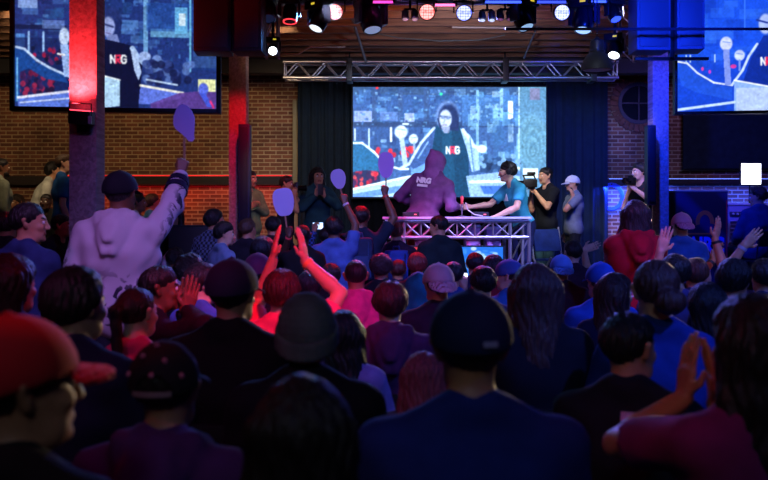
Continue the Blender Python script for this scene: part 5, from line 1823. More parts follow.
P5 = person('dark-skinned person in black seated beneath the one in white by the brick', 46, 202, 12.8, 'sit', STAGE_Z, 165, (10, 0, 0), skin='dark', hairstyle='buzz', haircol=BLACK_HAIR, top='jacket', topcol=(20, 20, 22), group='people by the brick wall')
P7 = person('young man in a black jacket looking out from behind the near timber post', 62, 226, 8.85, 'stand', 0, -110, (20, 0, 0), skin='tan', hairstyle='short', haircol=BLACK_HAIR, top='jacket', topcol=(20, 20, 24), group=CROWD)
P8 = person('dark-haired person mostly hidden behind the smiling man in navy', 7, 226, 7.2, 'stand', 0, 0, (0, 0, 0), skin='olive', top='jacket', topcol=(24, 24, 30), group=CROWD)
P10 = person('dark-haired young man with a white collar behind the capped man holding up a paddle', 139, 203, 12.2, 'sit', STAGE_Z, -85, (0, 0, 0), skin='olive', hairstyle='short', haircol=BLACK_HAIR, top='jersey', topcol=(210, 212, 214), group='people by the brick wall')
P11 = person('brown-haired person in white and blue under the raised printed sleeve', 153, 203, 12.7, 'sit', STAGE_Z, -60, (0, 0, 0), skin='tan', hairstyle='medium', haircol=BROWN_HAIR, top='tee', topcol=(70, 130, 180), group='people by the brick wall')
P12 = person('long-haired woman with glasses facing the camera before the red-lit brick', 174, 217, 11.45, 'stand', 0, 165, (0, 0, 0), sw=0.9, skin='tan', hairstyle='long', haircol=DARK_HAIR, top='jacket', topcol=(28, 34, 32), glasses=(20, 20, 22), group='people by the brick wall')
P13 = person('person in a white long sleeve with one elbow lifted by the flight case', 176, 259, 9.95, 'sit', 0, -20, (0, 0, 0), skin='tan', hairstyle='curly', haircol=BLACK_HAIR, top='longsleeve', topcol=(215, 215, 225), L=dict(w=(161, 263, 0.2), hint=(0.45, 0, 1), hand='relaxed'), group=CROWD)

# ================================================================== the standing and seated crowd, near to far
P6 = person('smiling short-haired man in a navy t-shirt seen in profile beside the near post', 30, 223, 5.1, 'stand', 0, -22, (-56, 0, 0), skin='tan', hairstyle='short', haircol=BLACK_HAIR, top='tee', topcol=(42, 60, 110), group=CROWD, bw=1.1,
            R=dict(w=(43, 309, 0.22), hint=(0.5, -0.4, -1), h=(0, 0.6, 0.5), n=(0.2, -1, 0.6), hand='grip'))
P9 = person('capped man in a white printed hoodie standing with a paddle raised in his fist', 121, 194, 5.5, 'stand', 0, -4, (-8, 0, 0), skin='brown', hairstyle='buzz', haircol=BLACK_HAIR, top='hoodie', topmat=printed_hoodie((200, 196, 208), (40, 36, 58)), cap=dict(col=(22, 22, 34)), bw=1.12, sw=1.1, hem=-0.14, folds=0.006,
            R=dict(w=(181, 174, 0.43), hint=(0.6, 0, -1), h=(0.12, 0.1, 1), n=(-0.3, 1, 0), hand='fist'), group=CROWD, bracelet={'R': (235, 90, 90)})
for fr in (0.3, 0.52):
    A9 = P9['arms']['R']; u9 = unit(A9['E'] - A9['W']); rr = 0.0465 + 0.021 * fr + 0.012
    MB().lathe([(rr - 0.006, -0.022), (rr, -0.022), (rr + 0.0045, 0.022), (rr - 0.004, 0.022), (rr - 0.006, -0.022)], A9['W'] + (A9['E'] - A9['W']) * fr, 24, u9, cap=False).build('sleeve_stripe', fabric((26, 26, 56)), P9['t'])
h = P9['world'](P9['arms']['R']['W'] + P9['arms']['R']['h'] * 0.085 + P9['arms']['R']['n'] * 0.03)
paddle(184, 123, 22, 38, h[1], h + V(0, 0, -0.08), 'lilac-lit paper paddle held highest, in front of the video screen corner', FAN, (160, 136, 190))
P14 = person('dark-haired person in a plaid shirt with a blue-lit cheek beside the middle post', 215, 221, 9.35, 'stand', 0, -25, (-25, 0, 0), skin='tan', hairstyle='medium', haircol=BLACK_HAIR, top='longsleeve', topmat=plaid((90, 110, 140), (30, 36, 56)), group=CROWD)
P15 = person('young man in a pale blue shirt in profile below the middle post', 225, 234, 8.35, 'stand', 0, -55, (-25, -5, 0), skin='light', hairstyle='medium', haircol=BLACK_HAIR, top='tee', topcol=(110, 140, 175), group=CROWD, sw=0.92)
P16 = person('brown-haired man in a dark jacket in front of the slim blue column loudspeaker', 248, 230, 8.8, 'stand', 0, -15, (-10, 0, 0), skin='tan', hairstyle='short', haircol=BROWN_HAIR, top='jacket', topcol=(24, 24, 36), group=CROWD, sw=0.9)
P17 = person('black-haired person in a black jacket below the man in the green blazer', 273, 227, 9.3, 'stand', 0, 5, (0, 0, 0), skin='tan', hairstyle='short', haircol=BLACK_HAIR, top='jacket', topcol=(18, 18, 22), group=CROWD, sw=0.95)
P22 = person('dark-skinned person in black raising a rounded paddle above the red-lit clapping hands', 303, 236, 8.2, 'stand', 0, 0, (0, 0, 0), skin='dark', hairstyle='buzz', haircol=BLACK_HAIR, top='tee', topcol=(18, 18, 24), group=CROWD, sw=0.9,
             L=dict(w=(289, 236, 0.12), hint=(-0.3, 0.3, -1), h=(-0.1, 0.05, 1), n=(0.2, 1, 0), hand='fist'), bracelet={'L': (230, 80, 90)})
h = P22['world'](P22['arms']['L']['W'] + P22['arms']['L']['h'] * 0.085 + P22['arms']['L']['n'] * 0.03)
paddle(283.5, 202, 21, 28, h[1], h + V(0, 0, -0.06), 'rounded violet-lit paddle raised in front of the photographer by the drape', round_outline(3.2, 28, 1.0, 0.8), (176, 166, 220), rad(-7))
P23 = person('person in blue plaid holding up a phone by the raised paddles', 327, 238, 9.2, 'stand', 0, 10, (0, 0, 0), skin='olive', hairstyle='medium', haircol=BLACK_HAIR, top='longsleeve', topmat=plaid((50, 90, 170), (16, 24, 50)), group=CROWD, sw=0.9,
             L=dict(w=(314, 231, 0.25), hint=(-0.4, 0, -1), h=(0.1, 0.3, 1), n=(0.5, 1, 0), hand='grip'))
smartphone(P23['world'](P23['arms']['L']['W'] + P23['arms']['L']['h'] * 0.09 + P23['arms']['L']['n'] * 0.075), 'phone with a white-blue display held up beside the violet-lit paddle', (190, 220, 255), 2.0, 0.2, 0, (0.12, 0.075))
P21 = person('dark-haired person in a blue denim shirt with an arm and paddle straight up', 334, 229, 8.6, 'stand', 0, 0, (0, 0, 0), skin='brown', hairstyle='medium', haircol=BLACK_HAIR, top='longsleeve', topmat=fabric((70, 100, 170), 0.8, 260, 0.3, 0.3), sleeve=dict(R='short', L='long'), group=CROWD,
             R=dict(w=(345, 203, 0.1), hint=(1, 0, -0.3), h=(-0.12, 0.05, 1), n=(-0.2, 1, 0), hand='fist'), bracelet={'R': (225, 215, 230)})
h = P21['world'](P21['arms']['R']['W'] + P21['arms']['R']['h'] * 0.085 + P21['arms']['R']['n'] * 0.03)
paddle(338.5, 179, 15, 20, h[1], h + V(0, 0, -0.06), 'small lilac-lit paddle held up against the black drape', FAN[::-1] and round_outline(2.6, 28, 1.0, 0.7), (170, 160, 205), rad(-12))
P24 = person('black-haired man with a backpack raising a paddle in front of the bright screen', 361, 218, 8.9, 'stand', 0, -3, (-5, 0, 0), skin='brown', hairstyle='short', haircol=BLACK_HAIR, top='tee', topcol=(26, 40, 60), group=CROWD, bw=1.05,
             R=dict(w=(385, 195, 0.12), hint=(1, 0, -0.5), h=(0.05, 0.05, 1), n=(-0.2, 1, 0), hand='fist'), bracelet={'R': (220, 80, 70)})
h = P24['world'](P24['arms']['R']['W'] + P24['arms']['R']['h'] * 0.085 + P24['arms']['R']['n'] * 0.03)
paddle(386, 165, 16, 26, h[1], h + V(0, 0, -0.06), 'purple-lit paddle held up against the bright screen beside the hooded player', round_outline(2.8, 28, 1.0, 0.75), (190, 150, 220))
backpack(P24, 'dark blue backpack worn by the man raising a paddle before the screen', (30, 46, 78), (46, 70, 110))
P25 = person('auburn-haired man with a blue backpack standing close below the desk', 396, 233, 9.4, 'stand', 0, 0, (0, 0, 0), skin='light', hairstyle='short', haircol=(96, 40, 34), top='jacket', topcol=(44, 26, 50), group=CROWD, sw=0.95)
backpack(P25, 'bright blue backpack worn by the auburn-haired man below the desk', (38, 70, 160), (24, 40, 96))
P26 = person('man in a dark green jacket turned in profile before the desk', 438, 227, 9.15, 'stand', 0, 15, (50, -8, 0), skin='tan', hairstyle='short', haircol=BLACK_HAIR, top='jacket', topcol=(22, 40, 44), group=CROWD, bw=1.0, sw=0.95)

# near rows
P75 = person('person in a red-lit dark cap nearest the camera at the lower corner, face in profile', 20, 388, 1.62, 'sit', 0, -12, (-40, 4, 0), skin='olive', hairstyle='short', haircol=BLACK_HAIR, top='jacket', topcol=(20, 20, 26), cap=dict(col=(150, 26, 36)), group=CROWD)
P66 = person('person with long dark brown hair filling the lower middle of the crowd, back turned', 303, 437, 1.68, 'sit', 0, 0, (0, 0, 0), skin='olive', hairstyle='long', haircol=(24, 17, 13), top='jacket', topcol=(12, 12, 15), group=CROWD)
P76 = person('person in a black snapback cap with pale dots and strap, purple hoodie', 168, 388, 2.2, 'sit', 0, -6, (0, 0, 0), skin='olive', hairstyle='buzz', haircol=BLACK_HAIR, top='hoodie', topcol=(74, 40, 96), cap=dict(col=(26, 20, 28), snap=(120, 105, 110), dots=(170, 100, 130)), group=CROWD)
P63 = person('broad person in a plain navy cap and blue t-shirt with back to the camera', 470, 347, 2.12, 'sit', 0, 2, (0, 0, 0), skin='olive', hairstyle='buzz', haircol=DARK_HAIR, top='tee', topcol=(26, 44, 112), cap=dict(col=(24, 34, 74), tag=(120, 130, 160)), group=CROWD, bw=1.2, sw=1.15)
P59 = person('person with long black hair and magenta top clapping with both forearms raised', 752, 345, 2.2, 'sit', 0, 10, (10, 0, 0), skin='olive', hairstyle='long', haircol=BLACK_HAIR, top='tee', topcol=(112, 30, 86), group=CROWD,
             L=dict(w=(684, 398, 0.3), hint=(-1, 0, -0.5), h=(0.12, 0.05, 1), n=(1, 0.2, 0), hand='flat'), R=dict(w=(716, 404, 0.34), hint=(1, 0, -0.7), h=(-0.12, 0.05, 1), n=(-1, 0.1, 0), hand='flat'))
P61 = person('short-haired man in a dark jacket with a pale label at the collar, blue-lit cheek', 630, 348, 2.85, 'sit', 0, -22, (-28, -3, 0), skin='tan', hairstyle='short', haircol=BLACK_HAIR, top='jacket', topcol=(24, 26, 40), group=CROWD, bw=1.1)
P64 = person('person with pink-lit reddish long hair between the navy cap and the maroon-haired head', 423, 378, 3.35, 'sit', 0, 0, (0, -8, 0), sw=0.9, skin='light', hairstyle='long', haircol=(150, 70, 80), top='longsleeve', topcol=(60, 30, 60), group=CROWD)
P65 = person('person in a charcoal knitted beanie and dark jacket', 307, 335, 2.82, 'sit', 0, 0, (0, 0, 0), skin='olive', hairstyle='short', haircol=BLACK_HAIR, top='jacket', topcol=(18, 18, 24), beanie=(92, 98, 92), group=CROWD)
P73 = person('person with thick dark brown hair in a navy jacket below the white hoodie', 77, 306, 3.0, 'sit', 0, -18, (-8, 0, 0), skin='tan', hairstyle='medium', haircol=DARK_HAIR, top='jacket', topcol=(26, 28, 54), group=CROWD)
P68 = person('person in a dark purple cap and black jacket with a yellow collar edge', 233, 294, 3.45, 'sit', 0, -8, (-6, 0, 0), skin='olive', hairstyle='medium', haircol=BLACK_HAIR, top='jacket', topcol=(16, 15, 20), cap=dict(col=(56, 40, 72)), group=CROWD, bw=1.1)
P40 = person('woman with very long straight brown hair under the video cameraman', 534, 293, 3.78, 'sit', 0, 0, (0, 0, 0), sw=0.92, skin='light', hairstyle='long', haircol=(66, 44, 46), top='jacket', topcol=(20, 24, 40), group=CROWD)
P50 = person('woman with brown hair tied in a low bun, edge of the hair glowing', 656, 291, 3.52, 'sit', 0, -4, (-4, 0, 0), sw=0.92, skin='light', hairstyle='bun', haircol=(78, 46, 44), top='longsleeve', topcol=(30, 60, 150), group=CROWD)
P67 = person('person with dark wavy hair and lavender shoulder half hidden by the beanie', 343, 335, 3.9, 'sit', 0, 0, (0, 0, 0), sw=0.88, skin='olive', hairstyle='long', haircol=BLACK_HAIR, top='tee', topcol=(140, 130, 200), group=CROWD)
P74 = person('person with chin-length dark hair in a denim-blue jacket at the crowd edge', 12, 286, 3.75, 'sit', 0, -10, (-10, 0, 0), skin='tan', hairstyle='bob', haircol=DARK_HAIR, top='jacket', topcol=(50, 56, 110), group=CROWD)
P72 = person('woman with tied-back dark hair in a pink strappy top', 138, 313, 3.95, 'sit', 0, -12, (-15, 0, 0), sw=0.88, skin='light', hairstyle='pony', haircol=DARK_HAIR, top='tank', topcol=(220, 60, 110), group=CROWD)
P71 = person('short-haired man in profile clapping beside the white printed hoodie', 161, 289, 4.65, 'sit', 0, -55, (-22, 0, 0), skin='brown', hairstyle='short', haircol=BLACK_HAIR, top='longsleeve', topcol=(30, 22, 40), group=CROWD, bracelet={'R': (220, 170, 60)},
             R=dict(w=(187, 311, -0.12), hint=(0.3, -1, -0.6), h=(0.2, 0.2, 1), n=(-0.5, 1, 0), hand='flat'), L=dict(w=(184, 309, 0.1), hint=(-0.2, 0.3, -1), h=(0.15, 0, 1), n=(0.5, -1, 0), hand='flat'))
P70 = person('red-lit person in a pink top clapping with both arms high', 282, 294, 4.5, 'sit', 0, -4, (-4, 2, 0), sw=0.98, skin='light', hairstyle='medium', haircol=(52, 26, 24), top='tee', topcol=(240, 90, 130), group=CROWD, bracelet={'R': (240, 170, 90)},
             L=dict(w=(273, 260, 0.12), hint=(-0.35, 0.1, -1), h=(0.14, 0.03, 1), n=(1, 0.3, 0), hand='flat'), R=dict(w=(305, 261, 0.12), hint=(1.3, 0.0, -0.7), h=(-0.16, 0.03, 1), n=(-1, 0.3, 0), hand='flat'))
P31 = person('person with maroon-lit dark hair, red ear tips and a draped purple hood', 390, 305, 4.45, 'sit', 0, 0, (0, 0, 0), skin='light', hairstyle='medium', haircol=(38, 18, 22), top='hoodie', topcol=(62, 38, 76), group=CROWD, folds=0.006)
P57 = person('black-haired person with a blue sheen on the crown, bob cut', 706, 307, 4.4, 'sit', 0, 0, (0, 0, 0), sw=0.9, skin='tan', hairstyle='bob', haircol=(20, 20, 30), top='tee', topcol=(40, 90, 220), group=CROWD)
P49 = person('brown-haired girl with glasses turned in profile beside the bun', 616, 294, 4.95, 'sit', 0, -30, (-30, 0, 0), sw=0.86, skin='light', hairstyle='long', haircol=(54, 32, 36), top='longsleeve', topcol=(20, 26, 60), glasses=(190, 200, 220), group=CROWD)
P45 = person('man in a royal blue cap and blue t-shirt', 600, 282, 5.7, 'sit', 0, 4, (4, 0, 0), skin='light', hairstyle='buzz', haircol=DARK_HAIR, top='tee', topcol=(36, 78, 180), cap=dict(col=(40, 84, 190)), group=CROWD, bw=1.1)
P33 = person('person in a pale pink cap worn backwards and a dark maroon jacket', 438, 285, 5.25, 'sit', 0, 6, (6, 0, 0), skin='tan', hairstyle='buzz', haircol=DARK_HAIR, top='jacket', topcol=(50, 26, 50), cap=dict(col=(196, 164, 180), back=True), group=CROWD)
P56 = person('dark-haired person below the hand that points up before the cabinet', 734, 281, 5.05, 'sit', 0, -15, (-20, 0, 0), skin='tan', hairstyle='medium', haircol=BLACK_HAIR, top='tee', topcol=(26, 34, 70), group=CROWD)
P51 = person('dark-haired person lifting a pale hand beside the red hoodie', 675, 274, 5.75, 'sit', 0, -6, (0, 0, 0), skin='light', hairstyle='medium', haircol=BLACK_HAIR, top='longsleeve', topcol=(60, 60, 110), group=CROWD, sleeve='short',
             L=dict(w=(660, 252, 0.2), hint=(-0.15, 0.2, -1), h=(0.35, 0.05, 1), n=(0.3, 1, 0), hand='flat'))
P54 = person('person clapping high with a dark wristwatch before the banner', 695, 275, 6.5, 'sit', 0, -8, (0, 0, 0), skin='tan', hairstyle='medium', haircol=(40, 34, 30), top='tee', topcol=(30, 40, 80), group=CROWD, bracelet={'R': (16, 18, 26), 'L': (30, 30, 40)},
             R=dict(w=(715, 240, 0.1), hint=(0.3, -0.1, -1), h=(0.25, 0.05, 1), n=(-0.6, 0.8, 0), hand='flat'), L=dict(w=(712, 262, 0.25), hint=(-0.4, 0.2, -1), h=(0.3, 0.1, 1), n=(0.6, -0.8, 0), hand='relaxed'))
P55 = person('person at the crowd edge thrusting one flat hand toward the cabinet', 764, 277, 6.05, 'sit', 0, 0, (0, 0, 0), skin='tan', hairstyle='medium', haircol=BLACK_HAIR, top='tee', topcol=(24, 32, 66), group=CROWD,
             L=dict(w=(744, 246, 0.1), hint=(-0.3, -0.2, -1), h=(0.75, 0.1, 0.7), n=(0, 1, 0), hand='flat'), bracelet={'L': (170, 170, 190)})
P79 = person('dark-haired person in a blue shirt with a red sleeve past the clapping profile man', 204, 284, 5.3, 'sit', 0, -35, (-35, -8, 0), sw=0.9, skin='light', hairstyle='medium', haircol=BLACK_HAIR, top='tee', topcol=(70, 110, 200), group=CROWD)
P78 = person('person with thick curly black hair right of the white printed hoodie', 190, 273, 6.1, 'sit', 0, -10, (0, 0, 0), skin='olive', hairstyle='curly', haircol=BLACK_HAIR, top='jacket', topcol=(18, 20, 30), group=CROWD)
P69 = person('person in a plum cap just beyond the dark purple cap', 258, 273, 5.9, 'sit', 0, 0, (0, 0, 0), skin='olive', hairstyle='buzz', haircol=BLACK_HAIR, top='jacket', topcol=(24, 20, 30), cap=dict(col=(70, 40, 84)), group=CROWD)
P27 = person('person with close-cropped hair in a hot pink hoodie with the hood hanging', 356, 276, 6.15, 'sit', 0, 0, (0, 0, 0), skin='olive', hairstyle='buzz', haircol=(30, 18, 22), top='hoodie', topcol=(235, 70, 150), group=CROWD, folds=0.005, bw=1.1)
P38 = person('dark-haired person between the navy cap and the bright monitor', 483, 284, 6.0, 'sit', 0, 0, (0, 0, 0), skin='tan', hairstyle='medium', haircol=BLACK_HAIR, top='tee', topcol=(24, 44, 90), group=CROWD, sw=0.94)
P32 = person('person with a teal hood pulled up', 418, 289, 6.7, 'sit', 0, 0, (0, 0, 0), skin='tan', hairstyle='short', haircol=DARK_HAIR, top='hooded', topcol=(30, 110, 136), hood_up=(30, 116, 140), group=CROWD, sw=0.92)
P39 = person('man in a dusty blue cap worn backwards, cheek turned aside', 508, 276, 6.7, 'sit', 0, 25, (40, 0, 0), skin='light', hairstyle='short', haircol=DARK_HAIR, top='tee', topcol=(40, 90, 150), cap=dict(col=(70, 86, 150), back=True), group=CROWD)
P47 = person('woman with long dark wavy hair in a red hoodie with hands at her face', 635, 216, 6.6, 'stand', 0, -2, (0, 0, 0), skin='light', hairstyle='longcap', haircol=(36, 30, 34), top='hoodie', topcol=(160, 20, 44), group=CROWD, folds=0.005, bw=1.0, sw=0.92,
             R=dict(w=(643, 228, 0.28), hint=(0.4, 0, -1), h=(-0.2, 0.3, 1), n=(-0.4, -1, 0), hand='relaxed'), L=dict(w=(626, 228, 0.28), hint=(-0.4, 0, -1), h=(0.2, 0.3, 1), n=(0.4, -1, 0), hand='relaxed'))
P81 = person('dark-haired person behind the plum cap beneath the violet-lit paddle', 263, 253, 7.25, 'sit', 0, 0, (0, 0, 0), skin='tan', hairstyle='medium', haircol=BLACK_HAIR, top='jacket', topcol=(20, 20, 28), group=CROWD)
P41 = person('person in a light blue cap worn backwards with a dark pack on the back', 561, 270, 7.35, 'sit', 0, 0, (0, 0, 0), skin='tan', hairstyle='short', haircol=BLACK_HAIR, top='jacket', topcol=(22, 30, 46), cap=dict(col=(50, 130, 200), back=True), group=CROWD)
P46 = person('dark-haired person beyond the royal blue cap near the drape', 613, 264, 7.95, 'sit', 0, 0, (0, 0, 0), skin='tan', hairstyle='short', haircol=BLACK_HAIR, top='tee', topcol=(22, 30, 60), group=CROWD)
P84 = person('small dark head between the clapping arms and the pink hoodie', 309, 286, 6.65, 'sit', 0, 0, (0, 0, 0), sw=0.88, skin='tan', hairstyle='bob', haircol=BLACK_HAIR, top='tee', topcol=(50, 80, 150), group=CROWD)
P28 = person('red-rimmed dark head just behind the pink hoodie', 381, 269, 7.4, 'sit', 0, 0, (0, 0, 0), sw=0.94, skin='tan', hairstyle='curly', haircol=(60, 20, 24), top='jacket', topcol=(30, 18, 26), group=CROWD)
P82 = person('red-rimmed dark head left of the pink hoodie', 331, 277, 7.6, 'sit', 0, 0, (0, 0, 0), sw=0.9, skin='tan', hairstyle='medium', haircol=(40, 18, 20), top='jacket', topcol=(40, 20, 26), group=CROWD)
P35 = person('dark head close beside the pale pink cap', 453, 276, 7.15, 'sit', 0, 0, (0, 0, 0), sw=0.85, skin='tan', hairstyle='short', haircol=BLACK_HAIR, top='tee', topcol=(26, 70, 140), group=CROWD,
             R=dict(w=(464, 288, 0.2), hint=(0.3, 0, -1), h=(0, 0.3, 1), n=(0, 1, 0), hand='grip'))
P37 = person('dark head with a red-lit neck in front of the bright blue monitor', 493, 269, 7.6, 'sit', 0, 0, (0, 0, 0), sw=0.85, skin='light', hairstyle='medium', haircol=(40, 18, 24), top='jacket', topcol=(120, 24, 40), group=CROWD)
P34 = person('red-lit head above the teal hood', 417, 266, 8.1, 'sit', 0, 0, (0, 0, 0), sw=0.88, skin='tan', hairstyle='medium', haircol=(120, 34, 36), top='jacket', topcol=(40, 20, 30), group=CROWD)  # red light on the hair is put into its colour
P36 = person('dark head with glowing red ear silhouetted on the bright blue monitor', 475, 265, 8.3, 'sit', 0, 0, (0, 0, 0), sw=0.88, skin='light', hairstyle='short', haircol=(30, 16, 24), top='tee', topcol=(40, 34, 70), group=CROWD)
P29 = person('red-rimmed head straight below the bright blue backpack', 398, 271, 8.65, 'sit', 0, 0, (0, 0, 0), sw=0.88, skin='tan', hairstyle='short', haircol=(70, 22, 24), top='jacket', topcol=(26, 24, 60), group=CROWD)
P42 = person('red-faced person pointing an open hand sideways at the drape', 572, 253, 8.9, 'sit', 0, -20, (40, 0, 0), skin='light', hairstyle='short', haircol=BLACK_HAIR, top='tee', topcol=(50, 30, 50), group=CROWD, chair=True,
             R=dict(w=(584, 250, 0.1), hint=(0.2, 0, -1), h=(1, 0.1, 0.35), n=(0, 1, 0), hand='flat'))
P53 = person('man in a pink cap and blue t-shirt standing in front of the banner', 681, 226, 8.4, 'stand', 0, -20, (25, 0, 0), skin='light', hairstyle='short', haircol=BLACK_HAIR, top='tee', topcol=(50, 96, 170), cap=dict(col=(226, 130, 160), back=True), group=CROWD)
P58 = person('curly-haired man in a dark blue jacket sitting beside the slatted cabinet', 757, 197, 12.35, 'sit', STAGE_Z, 18, (50, -8, 0), skin='tan', hairstyle='curly', haircol=DARK_HAIR, top='jacket', topcol=(36, 66, 110), group='people by the brick wall', sw=1.05, bw=1.15)

# phones
smartphone(P6['world'](P6['arms']['R']['W'] + P6['arms']['R']['h'] * 0.09 + P6['arms']['R']['n'] * 0.05), 'small lit phone held low by the smiling man in navy', (150, 180, 120), 0.5, rad(10), 0.2, (0.075, 0.11))
smartphone(P35['world'](P35['arms']['R']['W'] + V(0, 0.075, 0.1)), 'tiny bright white phone display beside the dark head', (240, 245, 255), 3.0, 0.1, 0, (0.075, 0.06))

# ================================================================== on and by the stage
P18 = person('man in a sage green blazer standing half behind the slim column loudspeaker', 250.5, 179, 12.5, 'stand', STAGE_Z, -125, (0, -5, 0), skin='tan', hairstyle='short', haircol=DARK_HAIR, top='jacket', topcol=(112, 128, 96), legcol=(112, 128, 96), group=STAGE,
             R=dict(w=(252, 207, -0.2), hint=(-0.3, 0.3, -1), h=(0.3, 0, 0.4), hand='grip'), L=dict(w=(254, 206, -0.15), hint=(0.8, 0.5, -1), h=(-0.5, -0.1, 0.4), hand='grip'))
P19 = person('photographer with a bare forearm holding a camera to the eye by the drape', 287, 184, 12.2, 'stand', STAGE_Z, -95, (-5, -6, 0), skin='tan', hairstyle='short', haircol=DARK_HAIR, top='tee', topcol=(36, 36, 40), group=STAGE,
             R=dict(w=(294, 195, -0.15), hint=(-0.1, -0.4, -1), h=(0.2, 0.1, 1), n=(0, 1, 0), hand='grip'), L=dict(w=(294, 195, 0.1), hint=(0.2, 0.4, -1), h=(0.4, -0.1, 1), n=(0.3, 0, 1), hand='grip'))
still_camera(at(296, 188, 12.17), rad(-95), 'black camera held up by the photographer next to the drape')
P20 = person('woman with long dark hair in a dark teal dress before the drape, hands at chest', 318, 176, 12.5, 'stand', STAGE_Z, -160, (0, -8, 0), sw=0.88, skin='tan', hairstyle='long', haircol=BLACK_HAIR, top='jacket', topcol=(30, 70, 78), legcol=(30, 74, 82), group=STAGE,
             R=dict(w=(316, 195, -0.24), hint=(-1, 0, -1), h=(0.3, -0.2, 1), hand='grip'), L=dict(w=(324, 196, -0.24), hint=(1, 0, -1), h=(-0.3, -0.2, 1), hand='grip'))
smartphone(at(320.5, 189.5, 12.15), 'phone held at the chest of the woman in teal by the drape', (60, 70, 90), 0.2, PI + 0.3, 0, (0.075, 0.15))

S1 = person('hooded player in a purple sweatshirt, white lettering on the back, reaching out to shake hands', 437, 164, 11.4, 'stand', STAGE_Z, -22, (-22, -12, 0), (14, 12), skin='light', hairstyle='short', haircol=DARK_HAIR, top='hooded', topcol=(112, 70, 116), hood_up=(140, 92, 146), group=STAGE, folds=0.009, bw=1.1, sw=1.1, hem=-0.16, legcol=(150, 24, 44),
            R=dict(w=(457, 207, -0.05), hint=(0.2, -0.4, -1), h=(1, 0, -0.1), n=(0, 0.8, 0.3), hand='grip'), L=dict(w=(416, 203, 0.22), hint=(-1, -0.3, -0.3), h=(0.6, 1, 0), hand='relaxed'))
q = on_back(S1, -0.045, 0.455)
o = obj('lettering', text_mesh('NRG', 0.085, 0.002, 'CENTER', 0, 0.006), plain((240, 238, 235), 0.6), S1['t'], q + V(0, -0.012, 0.0)); o.rotation_euler = (PI / 2 - 0.25, 0.12, 0)
o = MB().box((0, 0, 0), (0.13, 0.006, 0.03), None, 0.002).build('back_print', plain((240, 238, 235), 0.6), S1['t'], loc=on_back(S1, -0.05, 0.42) + V(0, -0.006, 0.0)); o.rotation_euler = (-0.1, 0.12, 0)
S2 = person('player in a teal jersey and black headset leaning over the desk to shake hands', 507, 172, 11.3, 'stand', STAGE_Z, 112, (-22, -6, 0), (20, 0), skin='light', hairstyle='medium', haircol=BLACK_HAIR, top='jersey', topcol=(60, 165, 190), headset=(20, 20, 24), group=STAGE, sw=0.92, bw=0.9, legcol=(28, 36, 80),
            R=dict(w=(471, 207, 0.06), hint=(0.1, 0.2, -1), h=(-1, 0, 0.0), n=(0, -0.8, 0.3), hand='grip'), L=dict(w=(497, 216, -0.28), hint=(0.9, -0.3, 0.1), h=(-0.9, -0.2, -0.2), n=(0, 0, -1), hand='relaxed'))
q = on_back(S2, 0.0, 0.36, 1)
o = MB().prism([(-0.05, -0.04), (0.05, -0.04), (0.0, 0.055)], 0.006).build('jersey_emblem', plain((225, 235, 240), 0.6), S2['t'], loc=q + V(0, 0.006, 0)); o['label'] = 'white triangle on the jersey chest'
S3 = person('cameraman in a black t-shirt and jeans aiming a video camera at the players', 545, 176, 12.9, 'stand', STAGE_Z, 118, (0, -4, 0), skin='light', hairstyle='short', haircol=BLACK_HAIR, top='tee', topcol=(20, 26, 34), legcol=(40, 76, 92), group=STAGE, bw=1.05,
            L=dict(w=(536, 193, -0.22), hint=(0.7, -0.3, -1), h=(-0.5, 0.3, 0.8), hand='grip'), R=dict(w=(531, 194, 0.0), hint=(-0.2, 0.1, -1), h=(0.1, 0.1, 1), hand='grip'))
video_camera(at(530, 183.5, 12.68), rad(92), 'black video camera held up by the cameraman in the black t-shirt', 0.95)
S4 = person('bearded man in a pale grey cap and grey t-shirt with a hand on his chin', 572, 184, 13.2, 'stand', STAGE_Z, 100, (0, -4, 0), skin='tan', hairstyle='buzz', haircol=DARK_HAIR, top='tee', topcol=(104, 116, 134), legcol=(20, 24, 32), cap=dict(col=(190, 192, 196)), beard=DARK_HAIR, group=STAGE, bw=1.08,
            L=dict(w=(573.5, 197, -0.16), hint=(0.5, -0.4, -1), h=(-0.3, 0.1, 1), n=(-0.5, 0.5, 0), hand='relaxed'))
P48 = person('photographer in a black and red sleeveless top beside the blue post', 639, 172, 13.1, 'stand', STAGE_Z, 125, (-20, -3, 0), sw=0.92, skin='light', hairstyle='medium', haircol=BLACK_HAIR, top='tank', topmat=printed((24, 22, 28), (170, 30, 40), 5.0, 0.58), group=STAGE,
             L=dict(w=(636, 190, -0.26), hint=(0.9, -0.3, -0.6), h=(-0.6, 0.3, 0.7), n=(0, 1, 0), hand='grip'), R=dict(w=(629, 190, 0.05), hint=(-0.3, 0.1, -1), h=(0.1, -0.3, 1), hand='grip'))
still_camera(at(631, 181, 12.86), rad(125), 'black camera raised by the photographer in the sleeveless top')

# pale label on the collar of the man in the dark jacket
o = MB().box((0, 0, 0), (0.085, 0.006, 0.034), None, 0.003).build('collar_label', plain((190, 150, 210), 0.6), P61['t'], loc=on_back(P61, 0.035, 0.49) + V(0, -0.004, 0.004)); o.rotation_euler = (-0.55, 0, 0); o['label'] = 'pale lilac label'

# ================================================================== chairs
def chair_meshes():
    CH = {}
    CH['seat'] = MB().box((0, 0.03, 0.412), (0.41, 0.4, 0.025), None, 0.01).mesh('seat', 40)
    CH['backrest'] = MB().box((0, -0.24, 0.7), (0.4, 0.02, 0.2), (0.1, 0, 0), 0.008).mesh('backrest', 40)
    CH['post'] = [MB().tube((q * 0.205, -0.19, 0.41), (q * 0.205, -0.25, 0.8), 0.011).mesh('post', 40) for q in (-1, 1)]
    CH['leg'] = [MB().tube((q * 0.2, a, 0.0), (q * 0.2, b, 0.42), 0.011).mesh('leg', 40) for q in (-1, 1) for a, b in ((0.24, 0.18), (-0.2, -0.16))]
    return CH


